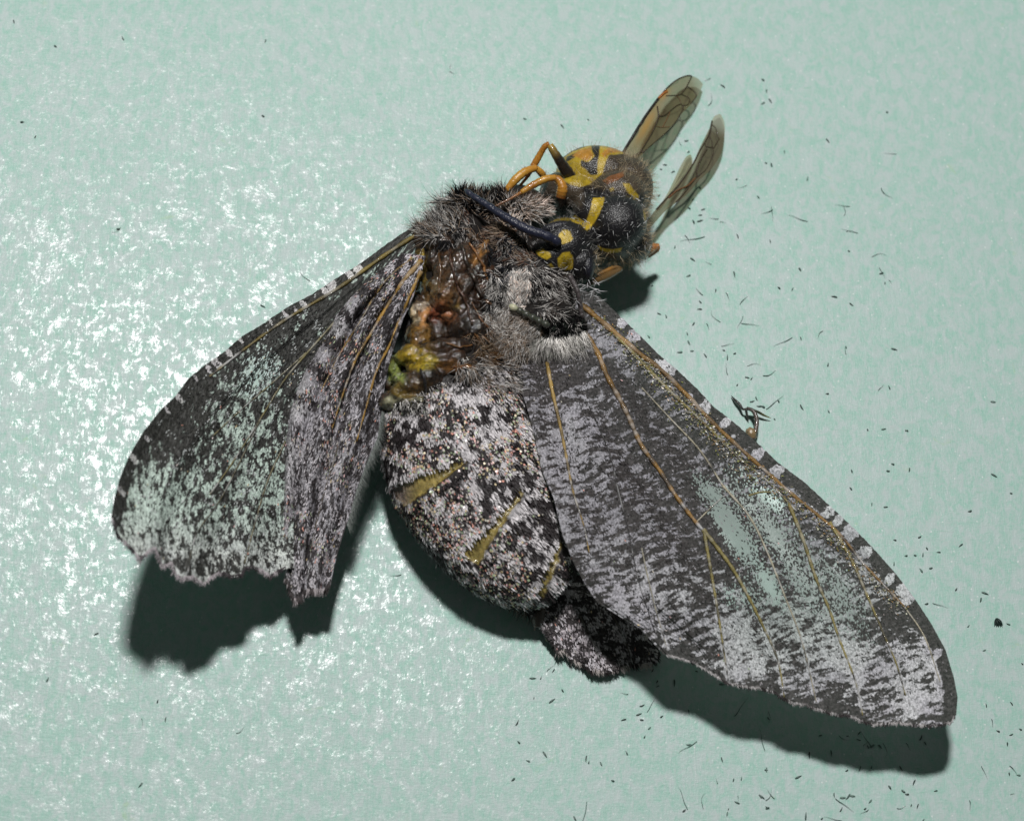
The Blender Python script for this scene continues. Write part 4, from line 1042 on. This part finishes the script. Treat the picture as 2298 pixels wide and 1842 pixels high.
wasp_wing('forewing', z4([(0, 1090), (90, 970), (160, 860), (330, 580), (500, 340), (600, 220), (700, 140), (800, 100), (900, 115), (965, 175)]),
          z4([(30, 1100), (200, 1010), (320, 930), (420, 830), (540, 725), (660, 600), (760, 480), (850, 390), (930, 280), (968, 190)]), 1.35, 0.25, c1,
          [(z4([(0, 1090), (90, 970), (160, 860), (330, 580), (500, 340)]), .035, VD), (z4([(500, 340), (600, 220), (700, 140), (800, 100), (850, 100)]), .018, VB),
           (z4([(20, 1085), (180, 985), (320, 900), (345, 905)]), .025, VB), (z4([(320, 890), (430, 700), (490, 560), (500, 510), (490, 420)]), .017, VB),
           (z4([(500, 515), (560, 515), (680, 420), (740, 395), (760, 420), (750, 470), (640, 640), (480, 780), (345, 900)]), .015, VB),
           (z4([(580, 310), (660, 305), (735, 290), (800, 205), (850, 105)]), .014, VB), (z4([(735, 290), (800, 320), (830, 350), (810, 400), (760, 415)]), .012, VB),
           (z4([(800, 205), (880, 270), (895, 320), (835, 395)]), .012, VB), (z4([(690, 300), (720, 345), (740, 390)]), .010, (.10, .05, .02)), (z4([(620, 480), (580, 570), (545, 640)]), .010, (.14, .06, .02)),
           (z4([(480, 630), (545, 640), (620, 635)]), .010, (.12, .06, .02)), (z4([(500, 340), (550, 290), (590, 265)]), .035, (.30, .10, .015))],
          'upper smoky wing with amber front cell', 0.05)
def c2(x, y, u, v):
    c = np.tile(np.array([.12, .105, .075, .42]), (len(x), 1)); t = sstep(0.82, 0.93, u)[:, None]
    return c * (1 - t) + np.array([.36, .38, .32, .45]) * t
wasp_wing('forewing', z4([(400, 1600), (480, 1490), (620, 1350), (720, 1230), (860, 1030), (900, 930), (970, 780), (1050, 620), (1080, 530), (1140, 495)]),
          z4([(400, 1700), (450, 1650), (600, 1490), (740, 1390), (830, 1310), (930, 1190), (1050, 1080), (1150, 930), (1190, 780), (1196, 600), (1160, 505)]), 0.75, 0.12, c2,
          [(z4([(480, 1500), (620, 1350), (740, 1215), (870, 1020), (930, 900), (1010, 760), (1040, 690), (1065, 570)]), .02, VB), (z4([(560, 1530), (720, 1390), (890, 1170), (900, 1090), (960, 950), (1010, 870)]), .016, VB),
           (z4([(1040, 740), (1060, 780), (1065, 840), (1075, 860), (1130, 770), (1140, 760)]), .012, VB), (z4([(1065, 610), (1100, 650), (1120, 730), (1140, 760)]), .011, VB), (z4([(990, 800), (1000, 840), (1060, 850)]), .011, VB),
           (z4([(610, 1380), (700, 1300), (800, 1250), (890, 1170)]), .022, (.12, .05, .015)), (z4([(890, 1170), (1000, 1080), (1070, 930), (1075, 860)]), .012, VB)],
          'lower narrow smoky wing close to the paper', 0.05)
def c3(x, y, u, v): return np.tile(np.array([.26, .26, .20, .62]), (len(x), 1))
wasp_wing('hindwing', z4([(470, 1530), (590, 1340), (660, 1200), (730, 1050), (790, 950), (830, 920)]), z4([(520, 1500), (640, 1330), (730, 1210), (820, 1080), (860, 1000), (845, 925)]), 0.7, 0.1, c3,
          [(z4([(560, 1420), (650, 1270), (730, 1120), (790, 1010)]), .010, (.30, .30, .18)), (z4([(600, 1380), (690, 1240), (780, 1110), (830, 1010)]), .010, (.30, .30, .18))], 'small clear hindwing beside the lower wing', 0.02, 40, 8)

# ---- wasp hair and stray scales stuck to it
P, Nn = surf_samples(QV, QF, QN, 9000, 71); hx, hy = proj(P)
d_ = Nn + rng.normal(size=P.shape) * .45; br = sstep(436, 424, hy + 0.12 * (1390 - hx)) + sstep(1436, 1450, hx) + sstep(555, 570, hy) * sstep(1320, 1345, hx)
on_dark = rng.uniform(size=len(P)) < np.where(br > .4, np.where((hy < 405) & (hx < 1395), .10, .55), .24); P, d_, hx, hy, br = P[on_dark], d_[on_dark], hx[on_dark], hy[on_dark], br[on_dark]
hc = np.where((br > .4)[:, None], [.60, .50, .34], [.34, .33, .31]) * rng.uniform(.5, 1.4, (len(P), 1))
v, f, m = hairs(P, d_, rng.uniform(.10, .26, len(P)) * np.where(br > .4, 1.15, .8), .008, .4, .05, 3)
o = make_mesh('hair', v, f, M['whair'], wasp, np.repeat(hc, m, 0), origin=WO); o['kind'] = 'stuff'
P, Nn = surf_samples(QV, QF, QN, 2600, 72); hx, hy = proj(P)
k_ = (Nn[:, 2] > .2) & (hy > 440) & (rng.uniform(size=len(P)) < .22); P, Nn = P[k_], Nn[k_]
tn = np.cross(Nn, rng.normal(size=P.shape)); v, f, m = hairs(P + Nn * .03, tn + Nn * .3, rng.uniform(.05, .15, len(P)), .020, .25, 0, 2)
o = make_mesh('stuck_scales', v, f, M['fur'], wasp, np.repeat(np.array([[.75, .75, .75]]) * rng.uniform(.35, 1.1, (len(P), 1)), m, 0), origin=WO); o['kind'] = 'stuff'
rt = W(rng.uniform(1290, 1350, 40), rng.uniform(625, 680, 40), rng.uniform(1.8, 2.5, 40))
v, f, m = hairs(rt, rng.normal(size=(40, 3)) * [1, .5, .3] + [.6, .1, .2], rng.uniform(.12, .28, 40), .032, .2, 0, 2)
o = make_mesh('stuck_scales', v, f, M['fur'], wasp, np.repeat(np.array([[.55, .55, .56]]) * rng.uniform(.6, 1.1, (40, 1)), m, 0), origin=WO); o['kind'] = 'stuff'

# ================================================================== loose scales and hairs on the paper
def flake(L, wd, seed):
    """a single shed scale: narrow stalk, broad notched end, curved, slightly thick"""
    r_ = np.random.default_rng(seed); t = np.linspace(0, 1, 5); w = wd * np.array([.10, .55, .95, 1.0, .7]); cv = L * .03 * np.sin(t * math.pi) * r_.normal()
    zz = .015 + .025 * np.sin(t * math.pi) * r_.uniform(.3, 1)
    top = [(L * (a - .5), c + s * b / 2, z) for a, b, c, z in zip(t, w, cv, zz) for s in (1, -1)]
    V = np.array(top + [(x, y, max(.003, z - .014)) for x, y, z in top]); F = []
    for i in range(4):
        a = i * 2; F += [(a, a + 1, a + 3, a + 2), (a + 10, a + 12, a + 13, a + 11), (a, a + 2, a + 12, a + 10), (a + 1, a + 11, a + 13, a + 3)]
    F += [(0, 10, 11, 1), (8, 9, 19, 18)]
    return V, F
def curl(L, wd, seed):
    r_ = np.random.default_rng(seed); t = np.linspace(0, 1, 10); b = r_.uniform(.05, .4) * r_.choice([-1, 1])
    p = np.stack([L * (t - .5), L * b * (t - .5) ** 2 * 2 + L * .05 * np.sin(t * 5 + seed), .012 + .012 * np.sin(t * math.pi)], 1)
    return tube(p, wd * np.array([.9, 1, 1, .9, .75, .6, .5, .4, .3, .15]), 5)
def proto(kind, seed, L, wd, col):
    v, f = (flake if kind == 'loose_scale' else curl)(L, wd, seed)
    me = bpy.data.meshes.new(kind); me.from_pydata(np.asarray(v).tolist(), [], f)
    at = me.color_attributes.new('Col', 'FLOAT_COLOR', 'POINT'); at.data.foreach_set('color', np.tile([*col, 1.0], (len(v), 1)).ravel()); me.materials.append(M['loose']); return me
DG = [(.024, .046, .040), (.06, .105, .09), (.11, .18, .155)]
SC = [proto('loose_scale', k, .08 + .018 * k, .026 + .004 * (k % 3), DG[k % 3]) for k in range(5)]
HR = [proto('loose_hair', 20 + k, .20 + .07 * k, .006 + .0015 * (k % 3), DG[k % 3]) for k in range(6)]
def pts(x0, y0, s, raw): return [(x0 + a * s, y0 + b * s) for a, b in raw]
SPOTS = pts(1450, 500, .2783, [(735, 110), (1000, 155), (1635, 232), (1895, 410), (1925, 490), (1515, 600), (1655, 660), (1180, 535), (710, 420), (340, 430), (560, 550), (435, 640), (430, 700), (105, 735), (160, 755), (380, 818), (330, 895),
    (345, 970), (370, 1035), (270, 1045), (475, 1070), (625, 1030), (715, 1055), (655, 1085), (815, 1250), (850, 1255), (735, 1308), (1245, 935), (1610, 1005), (1465, 1145), (1460, 1380), (1960, 1330), (1065, 1440), (855, 1440), (890, 1420),
    (910, 1480), (940, 1485), (1255, 1490), (1470, 1522), (1035, 1585), (1785, 1670), (1915, 1665), (2100, 1675), (20, 920), (45, 510), (230, 200), (1070, 528), (2000, 1022), (1240, 380), (375, 300)])
SPOTS += pts(1150, 1480, .2783, [(165, 150), (228, 145), (330, 90), (172, 310), (320, 330), (405, 250), (38, 505), (125, 815), (262, 765), (595, 800), (615, 825), (715, 840), (895, 485), (1043, 485), (1020, 440), (1203, 457), (1045, 368), (1105, 550),
    (1065, 620), (1422, 685), (1690, 805), (1420, 420), (1305, 190), (1165, 180), (1170, 215), (1130, 85), (1485, 95), (1690, 198), (1845, 955), (1780, 970), (1810, 1150), (1740, 1205), (1730, 1243), (1385, 1215), (2048, 888), (2055, 1190), (2010, 1105),
    (505, 1285), (5, 965), (920, 750), (808, 975), (50, 665)])
SPOTS += pts(1700, 1600, .2774, [(90, 45), (630, 25), (510, 180), (725, 185), (820, 165), (815, 215), (890, 270), (925, 265), (595, 325), (420, 340), (720, 463), (825, 450), (920, 435), (1160, 445), (1320, 195), (1355, 245), (990, 270), (70, 458),
    (330, 515), (620, 662), (690, 682), (730, 675), (768, 668), (910, 712), (1070, 600), (1180, 632), (1208, 655), (1243, 742), (1295, 752), (1440, 628), (1265, 562), (2020, 250), (2050, 172), (1945, 145), (2125, 130), (2035, 492), (2110, 500),
    (80, 765), (390, 830), (520, 850), (675, 775), (1338, 868), (35, 678), (870, 770)])
SPOTS += pts(1450, 150, .2783, [(940, 110), (970, 200), (615, 160), (1000, 280), (940, 298), (325, 600), (340, 690), (150, 795), (215, 852), (730, 910), (1115, 690), (1008, 793), (967, 780), (1463, 600), (1300, 903), (430, 978), (345, 1143), (375, 1075),
    (380, 1252), (435, 1200), (435, 1245), (460, 1152), (105, 1040), (1940, 370), (905, 1055), (120, 830)])
SPOTS += pts(1850, 900, .405, [(238, 160), (455, 165), (353, 388), (470, 382), (262, 572), (340, 587), (145, 485), (940, 413), (1035, 512), (805, 610), (390, 770), (528, 753), (452, 857), (503, 855), (385, 900), (568, 818), (632, 838), (535, 938),
    (590, 925), (755, 800), (545, 850), (890, 1065), (865, 1102), (730, 1042), (565, 1123), (798, 1245), (1018, 1235), (885, 1380), (1095, 1455), (1035, 1675), (895, 1685), (935, 5), (150, 388), (378, 350)])
SPOTS += pts(0, 1300, .3247, [(665, 378), (970, 1420), (1145, 970), (330, 690), (1090, 840)]) + pts(0, 0, .2783, [(448, 378), (990, 312), (113, 180), (2140, 335), (180, 988), (285, 1105), (2120, 940)]) + [(1178, 268), (1240, 330), (1262, 285), (1320, 270), (948, 735), (590, 688), (265, 515)]
HAIRS = pts(1450, 500, .2783, [(1640, 65), (1875, 255), (500, 330), (420, 560), (660, 595), (545, 765), (500, 840), (755, 805), (840, 828), (640, 1180), (870, 1140), (1000, 1222), (1395, 900), (370, 130), (1900, 410), (1970, 480), (780, 620), (1600, 1030), (660, 990), (1100, 960), (1890, 1330)])
HAIRS += pts(1450, 150, .2783, [(495, 110), (525, 270), (1580, 1120), (1600, 1160), (1220, 1220), (1010, 1190), (980, 1180), (1640, 1325), (1965, 700), (770, 975), (270, 620), (545, 1230), (620, 1255), (340, 1390), (1930, 1030)])
HAIRS += pts(1150, 1480, .2783, [(1850, 385), (2075, 465), (1645, 975), (1380, 1115), (1525, 1135), (1410, 700), (570, 1260), (300, 65), (2075, 1095), (1820, 1120), (1125, 365), (900, 275), (2015, 640)])
HAIRS += pts(1700, 1600, .2774, [(880, 205), (1040, 300), (870, 245), (1165, 765), (700, 750), (865, 800), (100, 660), (2075, 455), (2065, 650), (1720, 745), (1830, 480), (1220, 270), (610, 850), (700, 210), (1900, 80)])
HAIRS += [(888, 1293), (1740, 905), (1585, 930), (1010, 150), (262, 520), (680, 620), (1015, 165), (2110, 1360), (1980, 1300), (540, 1640), (320, 1620)]
lrng = np.random.default_rng(5)
def where(x, y):
    """what a crumb lies beside, told by things one can find"""
    if x < 900: return ("on the glaring paper beside the raised forewing", "beside the raised forewing")
    if y < 560 and x > 1420: return ("beside the wasp's wings", "beside the wasp wings") if x < 1760 else ("far out beyond the wasp's wings", "beyond the wasp wings")
    if y < 560: return ("above the wasp's orange legs", "above the wasp legs")
    if x > 1420 and y < 1640 and (y - 640) < 0.93 * (x - 1320): return ("between the wasp and the long forewing's front edge", "along the forewing front edge") if y < 1000 else ("beyond the long forewing's tip", "beyond the forewing tip")
    if y < 1500 + 0.39 * (x - 1400) and x < 2135: return ("inside the long forewing's shadow", "in the forewing shadow")
    if x < 1560: return ("below the dark scalloped hindwing", "below the hindwing")
    return ("just below the long forewing's shadow", "below the forewing shadow")
def scatter(kind, protos, spots, look, noun):
    for (x, y) in spots:
        w = W(np.array(float(x)), np.array(float(y)), 0.0)
        w = W(np.array(float(x)), np.array(float(y)), float(paper_z(w[0], w[1])))
        o = bpy.data.objects.new(kind, protos[lrng.integers(len(protos))]); o.location = w + np.array([0, 0, .004])
        o.rotation_euler = (0, 0, lrng.uniform(0, 6.28)); s = lrng.uniform(.6, 1.15); o.scale = (s, s, 1)
        lab, grp = where(x, y)
        o['label'] = look + ' shed ' + lab; o['category'] = 'scale' if kind == 'loose_scale' else 'hair'; o['group'] = noun + ' ' + grp; link(o)
scatter('loose_scale', SC, SPOTS, 'tiny dark sliver of scale', 'shed scales')
scatter('loose_hair', HR, HAIRS, 'thin dark curved hair', 'shed hairs')
# the one large tuft of scales lying alone
ck = empty('scale_tuft', tuple(W(np.array(2238.), np.array(1397.), 0.)), 'small black tuft of scales stuck together, biggest crumb alone on the paper', 'scale tuft')
CO = np.array(ck.location)
for k in range(5):
    v, f = flake(.20, .06, 80 + k); a = math.radians(100 + 14 * (k - 2)); Rm = np.array([[math.cos(a), -math.sin(a), 0], [math.sin(a), math.cos(a), 0], [0, 0, 1]])
    v = v @ Rm.T + np.array([.02 * (k - 2), 0, .012 * k]); make_mesh('scale', v, f, M['loose'], ck, np.tile(np.array(DG[0]) * .6, (len(v), 1)))
